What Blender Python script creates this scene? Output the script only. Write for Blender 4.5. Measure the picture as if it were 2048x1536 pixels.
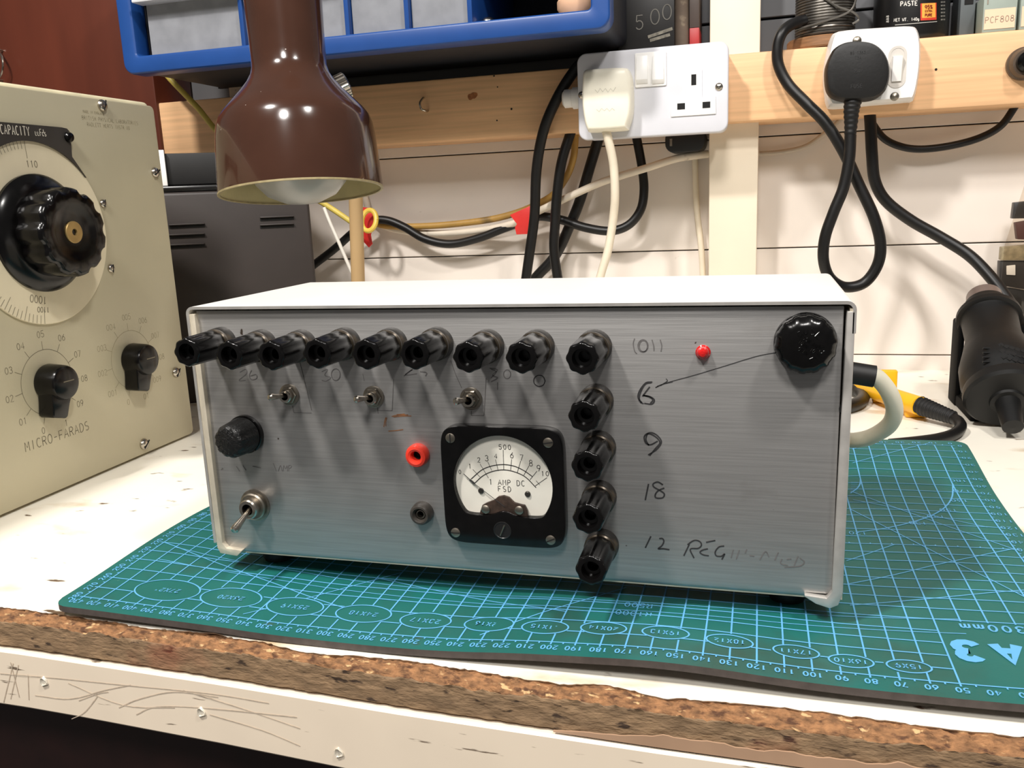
import bpy, bmesh, math, random
from mathutils import Vector, Matrix, noise
random.seed(7)
for o in list(bpy.data.objects): bpy.data.objects.remove(o)
scene = bpy.context.scene
COL = scene.collection
MM = 0.001
# ------------------------------------------------------------------ camera (solved from the 10 mm mat grid)
F_PX = 1719.754
CAM = Vector((0.307855, -0.309649, 0.178150))
RIGHT = Vector((0.96198640, 0.26981968, -0.04214534))
DOWN = Vector((0.01666039, -0.21201799, -0.97710123))
FWD = Vector((-0.27258871, 0.93925593, -0.20845373))
cd = bpy.data.cameras.new('camera'); cam = bpy.data.objects.new('camera', cd); COL.objects.link(cam)
cd.sensor_width = 36.0; cd.lens = F_PX / 2048 * 36.0; cd.clip_start = 0.01; cd.clip_end = 30
mw = Matrix((RIGHT, -DOWN, -FWD)).transposed().to_4x4(); mw.translation = CAM
cam.matrix_world = mw
scene.camera = cam
# ------------------------------------------------------------------ world, lamps, exposure
w = bpy.data.worlds.new('room_air'); scene.world = w; w.use_nodes = True
bg = w.node_tree.nodes['Background']; bg.inputs[0].default_value = (1.0, 0.97, 0.94, 1); bg.inputs[1].default_value = 0.13
def area(name, loc, target, size, power, col):
    ld = bpy.data.lights.new(name, 'AREA'); ld.shape = 'DISK'; ld.size = size; ld.energy = power; ld.color = col
    o = bpy.data.objects.new(name, ld); COL.objects.link(o); o.location = loc
    o.rotation_euler = (Vector(target) - Vector(loc)).to_track_quat('-Z', 'Y').to_euler()
    return o
area('ceiling_or_fill_lamp', (-0.24, -0.51, 1.22), (0.15, 0.15, 0.05), 0.12, 19.0, (1.0, 0.96, 0.91))
area('ceiling_or_fill_lamp', (0.80, -0.36, 1.25), (0.25, 0.2, 0.05), 0.12, 9.0, (1.0, 0.965, 0.92))
area('ceiling_or_fill_lamp', (0.35, -1.45, 1.65), (0.2, 0.3, 0.1), 0.4, 27.0, (1.0, 0.965, 0.925))  # added frontal fill that brightens upright faces, no lamp seen there
vs = scene.view_settings; vs.view_transform = 'Standard'; vs.look = 'None'; vs.exposure = 0.0; vs.gamma = 1.0; vs.use_curve_mapping = False

# ------------------------------------------------------------------ helpers: where a thing seen in the photograph stands
def ray(u, v): return RIGHT * ((u - 1024) / F_PX) + DOWN * ((v - 768) / F_PX) + FWD
def onz(u, v, z): d = ray(u, v); return CAM + d * ((z - CAM.z) / d.z)
def ony(u, v, y): d = ray(u, v); return CAM + d * ((y - CAM.y) / d.y)
def onx(u, v, x): d = ray(u, v); return CAM + d * ((x - CAM.x) / d.x)

# ------------------------------------------------------------------ materials
def srgb(r, g, b):
    f = lambda c: (c / 255 / 12.92) if c / 255 <= 0.04045 else ((c / 255 + 0.055) / 1.055) ** 2.4
    return (f(r), f(g), f(b), 1)
MATS = {}
def mat(name, rgb, rough=0.5, metal=0.0, var=0.08, scale=60, bump=0.0, bscale=300, stretch=None, spec=0.5, trans=0.0, alpha=1.0, coat=0.0, emit=None):
    if name in MATS: return MATS[name]
    m = bpy.data.materials.new(name); m.use_nodes = True; nt = m.node_tree; n = nt.nodes; L = nt.links
    b = n['Principled BSDF']
    tc = n.new('ShaderNodeTexCoord'); mp = n.new('ShaderNodeMapping')
    if stretch: mp.inputs['Scale'].default_value = stretch
    L.new(tc.outputs['Object'], mp.inputs['Vector'])
    nz = n.new('ShaderNodeTexNoise'); nz.inputs['Scale'].default_value = scale; nz.inputs['Detail'].default_value = 4
    L.new(mp.outputs[0], nz.inputs['Vector'])
    c = srgb(*rgb)
    cr = n.new('ShaderNodeValToRGB'); e = cr.color_ramp.elements
    e[0].position = 0.3; e[1].position = 0.7
    e[0].color = tuple(max(0, x * (1 - var)) for x in c[:3]) + (1,)
    e[1].color = tuple(min(1, x * (1 + var)) for x in c[:3]) + (1,)
    L.new(nz.outputs['Fac'], cr.inputs['Fac']); L.new(cr.outputs[0], b.inputs['Base Color'])
    b.inputs['Roughness'].default_value = rough; b.inputs['Metallic'].default_value = metal
    b.inputs['Specular IOR Level'].default_value = spec
    b.inputs['Transmission Weight'].default_value = trans; b.inputs['Alpha'].default_value = alpha
    b.inputs['Coat Weight'].default_value = coat
    if bump:
        n2 = n.new('ShaderNodeTexNoise'); n2.inputs['Scale'].default_value = bscale; n2.inputs['Detail'].default_value = 3
        L.new(mp.outputs[0], n2.inputs['Vector'])
        bp = n.new('ShaderNodeBump'); bp.inputs['Strength'].default_value = bump; bp.inputs['Distance'].default_value = 0.001
        L.new(n2.outputs['Fac'], bp.inputs['Height']); L.new(bp.outputs[0], b.inputs['Normal'])
    MATS[name] = m
    return m
def add_spots(m, rgb, scale, lo, hi, stretch=(1, 1, 1), detail=6, off=0.0):
    """stains and wear with a shape of their own, mixed over the base colour"""
    nt = m.node_tree; n = nt.nodes; L = nt.links; b = n['Principled BSDF']
    src = b.inputs['Base Color'].links[0].from_socket
    tc = n.new('ShaderNodeTexCoord'); mp = n.new('ShaderNodeMapping'); mp.inputs['Scale'].default_value = stretch
    mp.inputs['Location'].default_value = (off, off * 1.7, off * .3)
    L.new(tc.outputs['Object'], mp.inputs['Vector'])
    nz = n.new('ShaderNodeTexNoise'); nz.inputs['Scale'].default_value = scale; nz.inputs['Detail'].default_value = detail
    L.new(mp.outputs[0], nz.inputs['Vector'])
    cr = n.new('ShaderNodeValToRGB'); cr.color_ramp.elements[0].position = lo; cr.color_ramp.elements[1].position = hi
    L.new(nz.outputs['Fac'], cr.inputs['Fac'])
    mx = n.new('ShaderNodeMixRGB'); mx.inputs[2].default_value = srgb(*rgb)
    L.new(cr.outputs[0], mx.inputs[0]); L.new(src, mx.inputs[1]); L.new(mx.outputs[0], b.inputs['Base Color'])
    return m
def glassy(name, tint=(1, 1, 1), gloss=0.08, rough=0.03):
    if name in MATS: return MATS[name]
    m = bpy.data.materials.new(name); m.use_nodes = True; nt = m.node_tree; n = nt.nodes; L = nt.links
    n.remove(n['Principled BSDF']); out = n['Material Output']
    t = n.new('ShaderNodeBsdfTransparent'); t.inputs[0].default_value = tint + (1,)
    g = n.new('ShaderNodeBsdfGlossy'); g.inputs['Roughness'].default_value = rough
    lw = n.new('ShaderNodeLayerWeight'); lw.inputs[0].default_value = 0.5
    pw = n.new('ShaderNodeMath'); pw.operation = 'POWER'; pw.inputs[1].default_value = 5.0; L.new(lw.outputs['Facing'], pw.inputs[0])
    fr = n.new('ShaderNodeMath'); fr.operation = 'MULTIPLY_ADD'; fr.inputs[1].default_value = 0.6; fr.inputs[2].default_value = 0.035; L.new(pw.outputs[0], fr.inputs[0])
    mx = n.new('ShaderNodeMixShader'); L.new(fr.outputs[0], mx.inputs[0]); L.new(t.outputs[0], mx.inputs[1]); L.new(g.outputs[0], mx.inputs[2])
    L.new(mx.outputs[0], out.inputs[0]); MATS[name] = m
    return m

M_black = mat('black_bakelite', (9, 8, 8), 0.2, var=0.3, scale=200, spec=0.35)
M_blackr = mat('black_rubber', (24, 23, 23), 0.55, var=0.2, scale=150)
M_cable = mat('black_cable_sheath', (17, 16, 16), 0.42, spec=.4, var=0.2, scale=80)
M_chrome = mat('nickel', (190, 182, 170), 0.25, 1.0, var=0.15, scale=300)
M_steel = mat('dull_steel', (150, 142, 130), 0.4, 1.0, var=0.25, scale=250)
M_darkhole = mat('dark_recess', (6, 5, 5), 0.8, var=0.2)
M_pencil = mat('pencil_line', (44, 43, 44), 0.6, var=0.4, scale=400)
M_faint = mat('faint_pencil_line', (98, 95, 94), 0.6, var=0.2, scale=400)
M_ink = mat('ink', (22, 20, 22), 0.6, var=0.2)
M_brass = mat('dull_brass', (176, 148, 96), 0.45, 0.7, var=0.15, scale=120)
M_white = mat('white_plastic', (245, 243, 240), 0.35, var=0.03)
M_cream = mat('cream_plastic', (246, 240, 222), 0.35, var=0.03)

# ------------------------------------------------------------------ mesh building
class MB:
    def __init__(s): s.v = []; s.f = []; s.mi = []
    def add(s, vf, mi=0, M=None):
        v, f = vf; k = len(s.v)
        s.v += [tuple(M @ Vector(p)) if M else tuple(p) for p in v]
        s.f += [tuple(i + k for i in q) for q in f]; s.mi += [mi] * len(f)
        return s
    def build(s, name, mats, parent=None, smooth=True, loc=None, bevel=0, segs=2, ang=0.6):
        me = bpy.data.meshes.new(name); me.from_pydata(s.v, [], s.f)
        for i, p in enumerate(me.polygons): p.material_index = s.mi[i]
        mats = mats if isinstance(mats, (list, tuple)) else [mats]
        for m in mats: me.materials.append(m)
        bm = bmesh.new(); bm.from_mesh(me)
        if bevel:
            es = [e for e in bm.edges if len(e.link_faces) == 2 and e.calc_face_angle() > 0.5]
            bmesh.ops.bevel(bm, geom=es, offset=bevel, segments=segs, profile=0.5, affect='EDGES', clamp_overlap=True)
        bmesh.ops.recalc_face_normals(bm, faces=bm.faces)
        for fc in bm.faces: fc.smooth = smooth
        if smooth:
            for e in bm.edges:
                if len(e.link_faces) == 2 and e.calc_face_angle() > ang: e.smooth = False
        bm.to_mesh(me); bm.free()
        return link(name, me, parent, loc)
def link(name, me, parent=None, loc=None):
    o = bpy.data.objects.new(name, me); COL.objects.link(o)
    if loc is not None: o.location = loc
    if parent is not None: attach(o, parent)
    return o
def attach(o, parent):
    o.parent = parent; o.matrix_parent_inverse = Matrix.Translation(-Vector(parent.location))
def thing(name, label, cat, loc, group=None, kind=None):
    o = bpy.data.objects.new(name, None); COL.objects.link(o); o.location = loc; o.empty_display_size = 0.01
    return tag(o, label, cat, group, kind)
def tag(o, label=None, cat=None, group=None, kind=None):
    if label: o['label'] = label
    if cat: o['category'] = cat
    if group: o['group'] = group
    if kind: o['kind'] = kind
    return o
def local_child(name, me, parent):
    """sub-part whose mesh is in its parent's own coordinates"""
    o = bpy.data.objects.new(name, me); COL.objects.link(o); o.parent = parent
    return o

def box(a, b):
    x0, y0, z0 = a; x1, y1, z1 = b
    v = [(x0, y0, z0), (x1, y0, z0), (x1, y1, z0), (x0, y1, z0), (x0, y0, z1), (x1, y0, z1), (x1, y1, z1), (x0, y1, z1)]
    return v, [(0, 3, 2, 1), (4, 5, 6, 7), (0, 1, 5, 4), (1, 2, 6, 5), (2, 3, 7, 6), (3, 0, 4, 7)]
def frame_of(axis, up=None):
    a = Vector(axis).normalized()
    u = Vector(up) if up is not None else (Vector((0, 0, 1)) if abs(a.z) < 0.9 else Vector((1, 0, 0)))
    x = u.cross(a).normalized(); y = a.cross(x)
    return x, y, a
def lathe(prof, o=(0, 0, 0), axis=(0, -1, 0), n=32, flute=None):
    """prof: list of (radius, distance along axis); flute(theta, i) scales the radius"""
    x, y, a = frame_of(axis); o = Vector(o); v = []; f = []
    for i, (r, t) in enumerate(prof):
        for k in range(n):
            th = 2 * math.pi * k / n; rr = r * (flute(th, i) if flute else 1)
            v.append(o + a * t + x * (rr * math.cos(th)) + y * (rr * math.sin(th)))
    for i in range(len(prof) - 1):
        for k in range(n):
            k2 = (k + 1) % n; f.append((i * n + k, i * n + k2, (i + 1) * n + k2, (i + 1) * n + k))
    if prof[0][0] > 1e-6: f.append(tuple(range(n - 1, -1, -1)))
    if prof[-1][0] > 1e-6: f.append(tuple(range((len(prof) - 1) * n, len(prof) * n)))
    return v, f
def smooth_path(pts, per=8):
    pts = [Vector(p) for p in pts]; out = []
    P = [pts[0] * 2 - pts[1]] + pts + [pts[-1] * 2 - pts[-2]]
    for i in range(1, len(P) - 2):
        for k in range(per):
            t = k / per; a, b, c, d = P[i - 1:i + 3]
            out.append(0.5 * (2 * b + (c - a) * t + (2 * a - 5 * b + 4 * c - d) * t * t + (3 * b - a - 3 * c + d) * t ** 3))
    out.append(pts[-1]); return out
def tube(pts, r, n=12, per=8, taper=None, smoothp=True, ridged=None):
    P = smooth_path(pts, per) if smoothp else [Vector(p) for p in pts]
    v = []; f = []; x = None
    for i, p in enumerate(P):
        t = (P[min(i + 1, len(P) - 1)] - P[max(i - 1, 0)]).normalized()
        if x is None: x = frame_of(t)[0]
        x = (x - t * x.dot(t)).normalized(); y = t.cross(x)
        rr = r * (taper(i / (len(P) - 1)) if taper else 1)
        if ridged: rr *= ridged(i)
        for k in range(n):
            th = 2 * math.pi * k / n; v.append(p + x * rr * math.cos(th) + y * rr * math.sin(th))
    for i in range(len(P) - 1):
        for k in range(n):
            k2 = (k + 1) % n; f.append((i * n + k, i * n + k2, (i + 1) * n + k2, (i + 1) * n + k))
    f.append(tuple(range(n - 1, -1, -1))); f.append(tuple(range((len(P) - 1) * n, len(P) * n)))
    return v, f
def extrude(poly, o, e1, e2, nrm, d0, d1):
    """polygon (list of 2D) in plane (o,e1,e2), extruded along nrm from d0 to d1"""
    o = Vector(o); e1 = Vector(e1); e2 = Vector(e2); nn = Vector(nrm); n = len(poly)
    v = [o + e1 * a + e2 * b + nn * d0 for a, b in poly] + [o + e1 * a + e2 * b + nn * d1 for a, b in poly]
    f = [tuple(range(n - 1, -1, -1)), tuple(range(n, 2 * n))] + [(i, (i + 1) % n, (i + 1) % n + n, i + n) for i in range(n)]
    return v, f
def rrect(w, h, r, n=6, cx=0, cy=0):
    out = []
    for sx, sy, a0 in ((1, 1, 0), (-1, 1, 90), (-1, -1, 180), (1, -1, 270)):
        for k in range(n + 1):
            a = math.radians(a0 + 90 * k / n)
            out.append((cx + sx * (w / 2 - r) + r * math.cos(a), cy + sy * (h / 2 - r) + r * math.sin(a)))
    return out
def ring_extrude(outer, inner, o, e1, e2, nrm, d0, d1):
    """outer and inner outlines with the same number of points"""
    o = Vector(o); e1 = Vector(e1); e2 = Vector(e2); nn = Vector(nrm); n = len(outer); v = []
    for poly, d in ((outer, d0), (inner, d0), (outer, d1), (inner, d1)): v += [o + e1 * a + e2 * b + nn * d for a, b in poly]
    f = []
    for i in range(n):
        j = (i + 1) % n
        f += [(i, j, j + n, i + n), (i + 2 * n, i + 3 * n, j + 3 * n, j + 2 * n), (i, i + 2 * n, j + 2 * n, j), (i + n, j + n, j + 3 * n, i + 3 * n)]
    return v, f
def ribbon(pts, nrm, wd):
    """flat stroke of ink on a surface"""
    P = [Vector(p) for p in pts]; nn = Vector(nrm); v = []; f = []
    if len(P) < 2: return v, f
    for i, p in enumerate(P):
        t = P[min(i + 1, len(P) - 1)] - P[max(i - 1, 0)]
        if t.length < 1e-9: t = Vector((1, 0, 0.1))
        s = nn.cross(t.normalized()).normalized() * (wd / 2)
        v += [p + s, p - s]
    for i in range(len(P) - 1): f.append((2 * i, 2 * i + 1, 2 * i + 3, 2 * i + 2))
    return v, f
def arc2(cx, cy, rx, ry, a0, a1, n=14):
    return [(cx + rx * math.cos(math.radians(a0 + (a1 - a0) * k / n)), cy + ry * math.sin(math.radians(a0 + (a1 - a0) * k / n))) for k in range(n + 1)]
# stroke letters in a 0.6 x 1 cell
G = {'0': [arc2(.3, .5, .26, .48, 90, 450)], '1': [[(.18, .82), (.34, 1), (.34, 0)]], '2': [arc2(.3, .74, .25, .25, 170, -40, 8) + [(.04, 0), (.58, 0)]],
     '3': [arc2(.28, .75, .24, .24, 160, -90, 8) + arc2(.28, .26, .27, .26, 90, -160, 8)], '4': [[(.44, 0), (.44, 1), (.02, .3), (.6, .3)]],
     '5': [[(.54, 1), (.1, 1), (.07, .56)] + arc2(.28, .32, .27, .31, 130, -150, 9)], '6': [[(.48, .97)] + arc2(.3, .3, .26, .3, 150, 510, 12)],
     '7': [[(.04, 1), (.56, 1), (.2, 0)]], '8': [arc2(.3, .75, .21, .23, -90, 270, 12), arc2(.3, .26, .26, .26, 90, 450, 12)],
     '9': [arc2(.3, .7, .25, .29, 0, 360, 12) + [(.53, .5), (.3, 0)]], 'A': [[(0, 0), (.3, 1), (.6, 0)], [(.12, .36), (.48, .36)]],
     'B': [[(.05, 0), (.05, 1)] + arc2(.25, .76, .25, .24, 90, -90, 6) + [(.05, .52)] + arc2(.28, .26, .28, .26, 90, -90, 6) + [(.05, 0)]],
     'C': [arc2(.34, .5, .3, .5, 50, 310, 12)], 'D': [[(.05, 0), (.05, 1)] + arc2(.2, .5, .36, .5, 90, -90, 10) + [(.05, 0)]],
     'E': [[(.55, 1), (.06, 1), (.06, 0), (.55, 0)], [(.06, .52), (.45, .52)]], 'F': [[(.55, 1), (.06, 1), (.06, 0)], [(.06, .52), (.45, .52)]],
     'G': [arc2(.33, .5, .3, .5, 50, 340, 12) + [(.62, .45), (.38, .45)]], 'H': [[(.05, 0), (.05, 1)], [(.55, 0), (.55, 1)], [(.05, .5), (.55, .5)]],
     'I': [[(.3, 0), (.3, 1)]], 'K': [[(.05, 0), (.05, 1)], [(.55, 1), (.06, .45), (.55, 0)]], 'L': [[(.06, 1), (.06, 0), (.55, 0)]],
     'M': [[(.02, 0), (.06, 1), (.3, .4), (.54, 1), (.58, 0)]], 'N': [[(.05, 0), (.05, 1), (.55, 0), (.55, 1)]], 'O': [arc2(.3, .5, .28, .5, 90, 450)],
     'P': [[(.05, 0), (.05, 1)] + arc2(.28, .75, .26, .25, 90, -90, 8) + [(.05, .5)]], 'R': [[(.05, 0), (.05, 1)] + arc2(.28, .75, .26, .25, 90, -90, 8) + [(.05, .5), (.3, .5), (.56, 0)]],
     'S': [arc2(.3, .75, .24, .25, 50, 270, 8) + arc2(.3, .25, .26, .25, 90, -140, 8)], 'T': [[(0, 1), (.6, 1)], [(.3, 1), (.3, 0)]],
     'U': [[(.05, 1), (.05, .3)] + arc2(.3, .28, .25, .28, 180, 360, 8) + [(.55, 1)]], 'V': [[(0, 1), (.3, 0), (.6, 1)]],
     'W': [[(0, 1), (.15, 0), (.3, .7), (.45, 0), (.6, 1)]], 'X': [[(.02, 0), (.58, 1)], [(.02, 1), (.58, 0)]], 'Y': [[(0, 1), (.3, .5), (.6, 1)], [(.3, .5), (.3, 0)]],
     '-': [[(.1, .48), (.5, .48)]], '.': [[(.26, 0), (.34, .05)]], '%': [arc2(.13, .82, .11, .16, 90, 450, 8), arc2(.47, .18, .11, .16, 90, 450, 8), [(.5, 1), (.1, 0)]],
     'm': [[(.0, 0), (.0, .6)], [(0, .45)] + arc2(.15, .45, .14, .16, 150, 0, 6) + [(.29, 0)], [(.3, .45)] + arc2(.45, .45, .14, .16, 150, 0, 6) + [(.6, 0)]],
     'x': [[(.08, 0), (.5, .58)], [(.08, .58), (.5, 0)]], 'd': [arc2(.26, .28, .22, .28, 0, 360, 10), [(.48, 1), (.48, 0)]], 's': [arc2(.26, .43, .17, .15, 60, 270, 6) + arc2(.26, .14, .19, .14, 90, -140, 6)],
     'u': [[(.04, .6), (.04, .15)] + arc2(.24, .16, .2, .16, 180, 360, 6) + [(.44, .6), (.44, 0)]], 'g': [arc2(.26, .3, .2, .28, 0, 360, 10), [(.46, .58), (.46, -.2), (.1, -.25)]], ' ': []}
def text_strokes(s, h, adv=0.8, center=True, xs=1.0):
    out = []; x = 0
    wtot = (len(s) - 1) * adv + .6
    for ch in s:
        for st in G.get(ch, []):
            out.append([((a + x - (wtot / 2 if center else 0)) * h * xs, (b - (.5 if center else 0)) * h) for a, b in st])
        x += adv
    return out
def put_text(mb, s, o, e1, e2, h, wd, lift=0.00015, adv=0.8, center=True, surf=None, xs=1.0):
    o = Vector(o); e1 = Vector(e1).normalized(); e2 = Vector(e2).normalized(); nn = e1.cross(e2)
    for st in text_strokes(s, h, adv, center, xs):
        P = [o + e1 * a + e2 * b + nn * lift for a, b in st]
        if surf: P = [surf(q) for q in P]
        mb.add(ribbon(P, nn, wd))

# ================================================================== SETTING: wall, posts, rail
BZ = -0.0055            # bench top
WY = 0.615              # face of the wall boards
M_wall = mat('white_painted_boards', (232, 222, 212), 0.6, var=0.05, scale=9, bump=0.08, bscale=90)
add_spots(M_wall, (176, 162, 146), 60, 0.72, 0.80, detail=8)
M_greywall = mat('shade_grey_boards', (92, 93, 96), 0.6, var=0.06, scale=12)  # shade on the boards above the rail, put into their grey colour
wall = thing('wall_back', 'white painted horizontal boards of the wall behind the bench', 'wall', (0.1, WY, BZ), kind='structure')
gaps = [-0.32, -0.21, -0.1002, 0.0099, 0.1195, 0.2298]
for a, b in zip(gaps[:-1], gaps[1:]):
    MB().add(box((-1.1, WY, a + .0006), (1.25, WY + .016, b - .0006))).build('board', M_wall, wall, bevel=.0006, segs=1)
MB().add(box((-1.1, WY, .2304), (1.25, WY + .016, .2700))).build('board', M_wall, wall, bevel=.0006, segs=1)
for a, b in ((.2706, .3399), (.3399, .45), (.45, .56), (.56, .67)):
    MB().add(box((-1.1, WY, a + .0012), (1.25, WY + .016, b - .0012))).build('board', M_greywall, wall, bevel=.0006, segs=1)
MB().add(box((-1.1, WY + .016, -.32), (1.25, WY + .03, .67))).build('backing', M_darkhole, wall)
# white post
M_post = mat('cream_painted_post', (240, 226, 204), 0.55, var=0.05, scale=14, bump=0.05)
add_spots(M_post, (90, 80, 70), 60, 0.72, 0.76, detail=3)
xa = ony(1418, 400, .575).x; xb = ony(1515, 400, .575).x
tag(MB().add(box((xa, .572, BZ), (xb, WY, .67))).build('trim_1', M_post, bevel=.0015), 'cream painted vertical post on the wall right of the metal socket', 'post', kind='structure')
xa2 = ony(462, 180, .595).x; xb2 = ony(520, 180, .595).x
tag(MB().add(box((xa2, .59, BZ), (xb2, WY, .67))).build('trim_2', M_post, bevel=.0015), 'pale vertical post half hidden behind the brown lamp', 'post', kind='structure')
# pine rail
BY = 0.55
M_pine = mat('pine', (230, 184, 138), 0.55, var=0.13, scale=7, stretch=(1.2, 6, 34), bump=0.05)
add_spots(M_pine, (150, 88, 44), 17, 0.70, 0.80, (1, 1, 2.2), 2, 3.3)
rail = tag(MB().add(box((ony(313, 250, .546).x + .0005, BY, .2408), (1.25, WY - .001, .3010))).build('trim_3', M_pine, bevel=.002), 'horizontal pine rail fixed along the wall behind the bench', 'rail', kind='structure')
hm = MB()
for u, v, r in ((1872, 139, 2.2), (988, 152, 1.6), (995, 174, 1.4), (1023, 218, 2), (994, 241, 1.6)):
    p = ony(u, v, BY); hm.add(lathe([(0.0, .0002), (r * .0005, .0002), (r * .0005, -.001)], p, (0, -1, 0), 10))
hm.build('nail_hole', M_darkhole, rail)
kn = MB()
p = ony(945, 192, BY); kn.add(lathe([(0, .0003), (.0065, .0003), (.007, -.001)], p, (0, -1, 0), 24, lambda t, i: .62 + .2 * math.sin(t * 2 + 1) + .05 * math.sin(5 * t)))
kn.build('knot', mat('pine_knot', (150, 92, 50), 0.6, var=.4, scale=300), rail)
hk = [ony(u, v, BY - d) for u, v, d in ((847, 196, .0), (846, 196, .006), (840, 206, .010), (843, 218, .010), (852, 222, .006), (856, 222, 0))]
tag(MB().add(tube(hk, .0011, 8)).build('wire_hook', M_chrome), 'small bent wire hook screwed into the pine rail', 'hook')

# ================================================================== WORKBENCH
M_lam = mat('white_laminate', (246, 240, 226), 0.35, var=0.04, scale=16, bump=0.03, bscale=60)
add_spots(M_lam, (196, 170, 132), 13, 0.60, 0.74, (1, 2.2, 1), 8)
add_spots(M_lam, (96, 74, 56), 42, 0.655, 0.70, (1, 2.4, 1), 9, 2.0)
add_spots(M_lam, (176, 92, 44), 30, 0.735, 0.77, (1, 1.6, 1), 4, 5.0)
M_chip = mat('chipboard_chips', (138, 98, 64), 0.85, var=0.5, scale=420, bump=1.0, bscale=700, stretch=(.55, 1, 1.3))
add_spots(M_chip, (84, 54, 34), 330, 0.54, 0.66, (.5, 1, 1.3), 4)
add_spots(M_chip, (206, 168, 120), 380, 0.62, 0.70, (.4, 1, 1.3), 2, 4)
M_chipf = mat('chipboard_face', (138, 112, 84), 0.8, var=0.28, scale=180, bump=0.6, bscale=500, stretch=(.5, 1, 1.4))
add_spots(M_chipf, (62, 46, 34), 240, 0.60, 0.68, (.5, 1, 1.6), 6)
add_spots(M_chipf, (146, 72, 48), 10, 0.62, 0.74, (1, 1, 1), 4, 1)
M_bare0 = mat('painted_nail', (214, 206, 190), .4, .2, var=.25, scale=500)
M_trim = mat('cream_edge_strip', (238, 222, 200), 0.4, var=0.04, scale=20)
add_spots(M_trim, (120, 104, 88), 34, 0.665, 0.70, (1, 1, 9), 7, 2)
bench = thing('workbench', 'white topped workbench with worn chipboard front edge', 'workbench', (0.15, 0.2, BZ))
lamPX = [(-150, 1193), (0, 1213), (105, 1227), (209, 1241), (314, 1258), (419, 1265), (500, 1281), (617, 1305), (793, 1319), (940, 1340), (1100, 1365), (1209, 1370), (1314, 1394), (1420, 1401), (1548, 1413), (1700, 1432), (1891, 1457), (2048, 1474), (2300, 1500)]
lamP = [onz(u, v, BZ) for u, v in lamPX]
lamP = [Vector((-1.1, -.001, BZ)), Vector((-.4, -.002, BZ))] + lamP + [Vector((.7, -.017, BZ)), Vector((1.25, -.017, BZ))]
def lamY(x, P=lamP):
    for a, b in zip(P[:-1], P[1:]):
        if a.x <= x <= b.x: t = (x - a.x) / (b.x - a.x); t = t * t * (3 - 2 * t); return a.y + (b.y - a.y) * t
    return P[0].y if x < P[0].x else P[-1].y
def jag(x): return 0.0011 * noise.noise(Vector((x * 160, 1.3, 0))) + 0.0009 * noise.noise(Vector((x * 480, 7, 0)))
FP = [(-1.2, -.009), (-.2, -.0098), (-.03, -.0112), (.08, -.0148), (.17, -.0192), (.275, -.0222), (.4, -.0238), (1.3, -.025)]
def faceY(x):
    for (xa_, ya_), (xb_, yb_) in zip(FP[:-1], FP[1:]):
        if xa_ <= x <= xb_: return ya_ + (yb_ - ya_) * (x - xa_) / (xb_ - xa_)
    return FP[-1][1]
xs = [-1.1 + .05 * k for k in range(18)] + [-.2 + .0016 * k for k in range(470)] + [.56 + .05 * k for k in range(14)]
# laminate skin: a thin sheet whose front edge is chipped
mb = MB(); v = []; f = []
for x in xs:
    y = lamY(x) + jag(x); v += [(x, y, BZ), (x, WY + .0, BZ), (x, y + .0006, BZ - .0008), (x, WY, BZ - .0008)]
for i in range(len(xs) - 1):
    a = 4 * i; b = a + 4; f += [(a, b, b + 1, a + 1), (a + 2, a + 3, b + 3, b + 2), (a, a + 2, b + 2, b)]
mb.add((v, f)).build('laminate_top', M_lam, bench)
# chipboard core: crumbled slope from the laminate down to the front face
prof = [(0, 0), (.12, .05), (.25, .12), (.38, .2), (.5, .28), (.62, .36), (.75, .45), (.88, .53), (1, .6)]
v = []; f = []; rows = []
BOT = -.0222
for x in xs:
    y0 = lamY(x) + jag(x) + .0010; yf = min(faceY(x), y0 - .0035)
    zs = -.0085 + .0016 * noise.noise(Vector((x * 22, 3, 1))) + .0012 * noise.noise(Vector((x * 90, 4, 1)))
    row = [(x, WY, BZ - .0009), (x, y0 + .004, BZ - .0009)]
    for k in range(11):
        t = k / 10; y = y0 + (yf - y0) * t; z = BZ - .0009 + (zs - BZ) * (t ** 1.4)
        d = .0013 * noise.noise(Vector((x * 240, y * 340, 2))) + .0009 * noise.noise(Vector((x * 600, y * 700, 5)))
        row.append((x, y - d * .5, z + d * (1 if 0 < k else .2)))
    for k in range(1, 9):
        t = k / 8; z = zs + (BOT - zs) * t
        d = .0006 * noise.noise(Vector((x * 200, z * 400, 9))) + .0005 * noise.noise(Vector((x * 70, z * 90, 3)))
        row.append((x, yf - d, z))
    row.append((x, yf + .02, BOT)); row.append((x, WY, BOT)); rows.append(row)
nr = len(rows[0])
for r_ in rows: v += r_
for i in range(len(rows) - 1):
    for k in range(nr - 1): f.append((i * nr + k, i * nr + k + 1, (i + 1) * nr + k + 1, (i + 1) * nr + k))
cb_ = MB().add((v, f)); cb_.mi = [1 if 12 <= (k % (nr - 1)) else 0 for k in range(len(f))]
cb_.build('chipboard_core', [M_chip, M_chipf], bench, ang=1.2)
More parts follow.
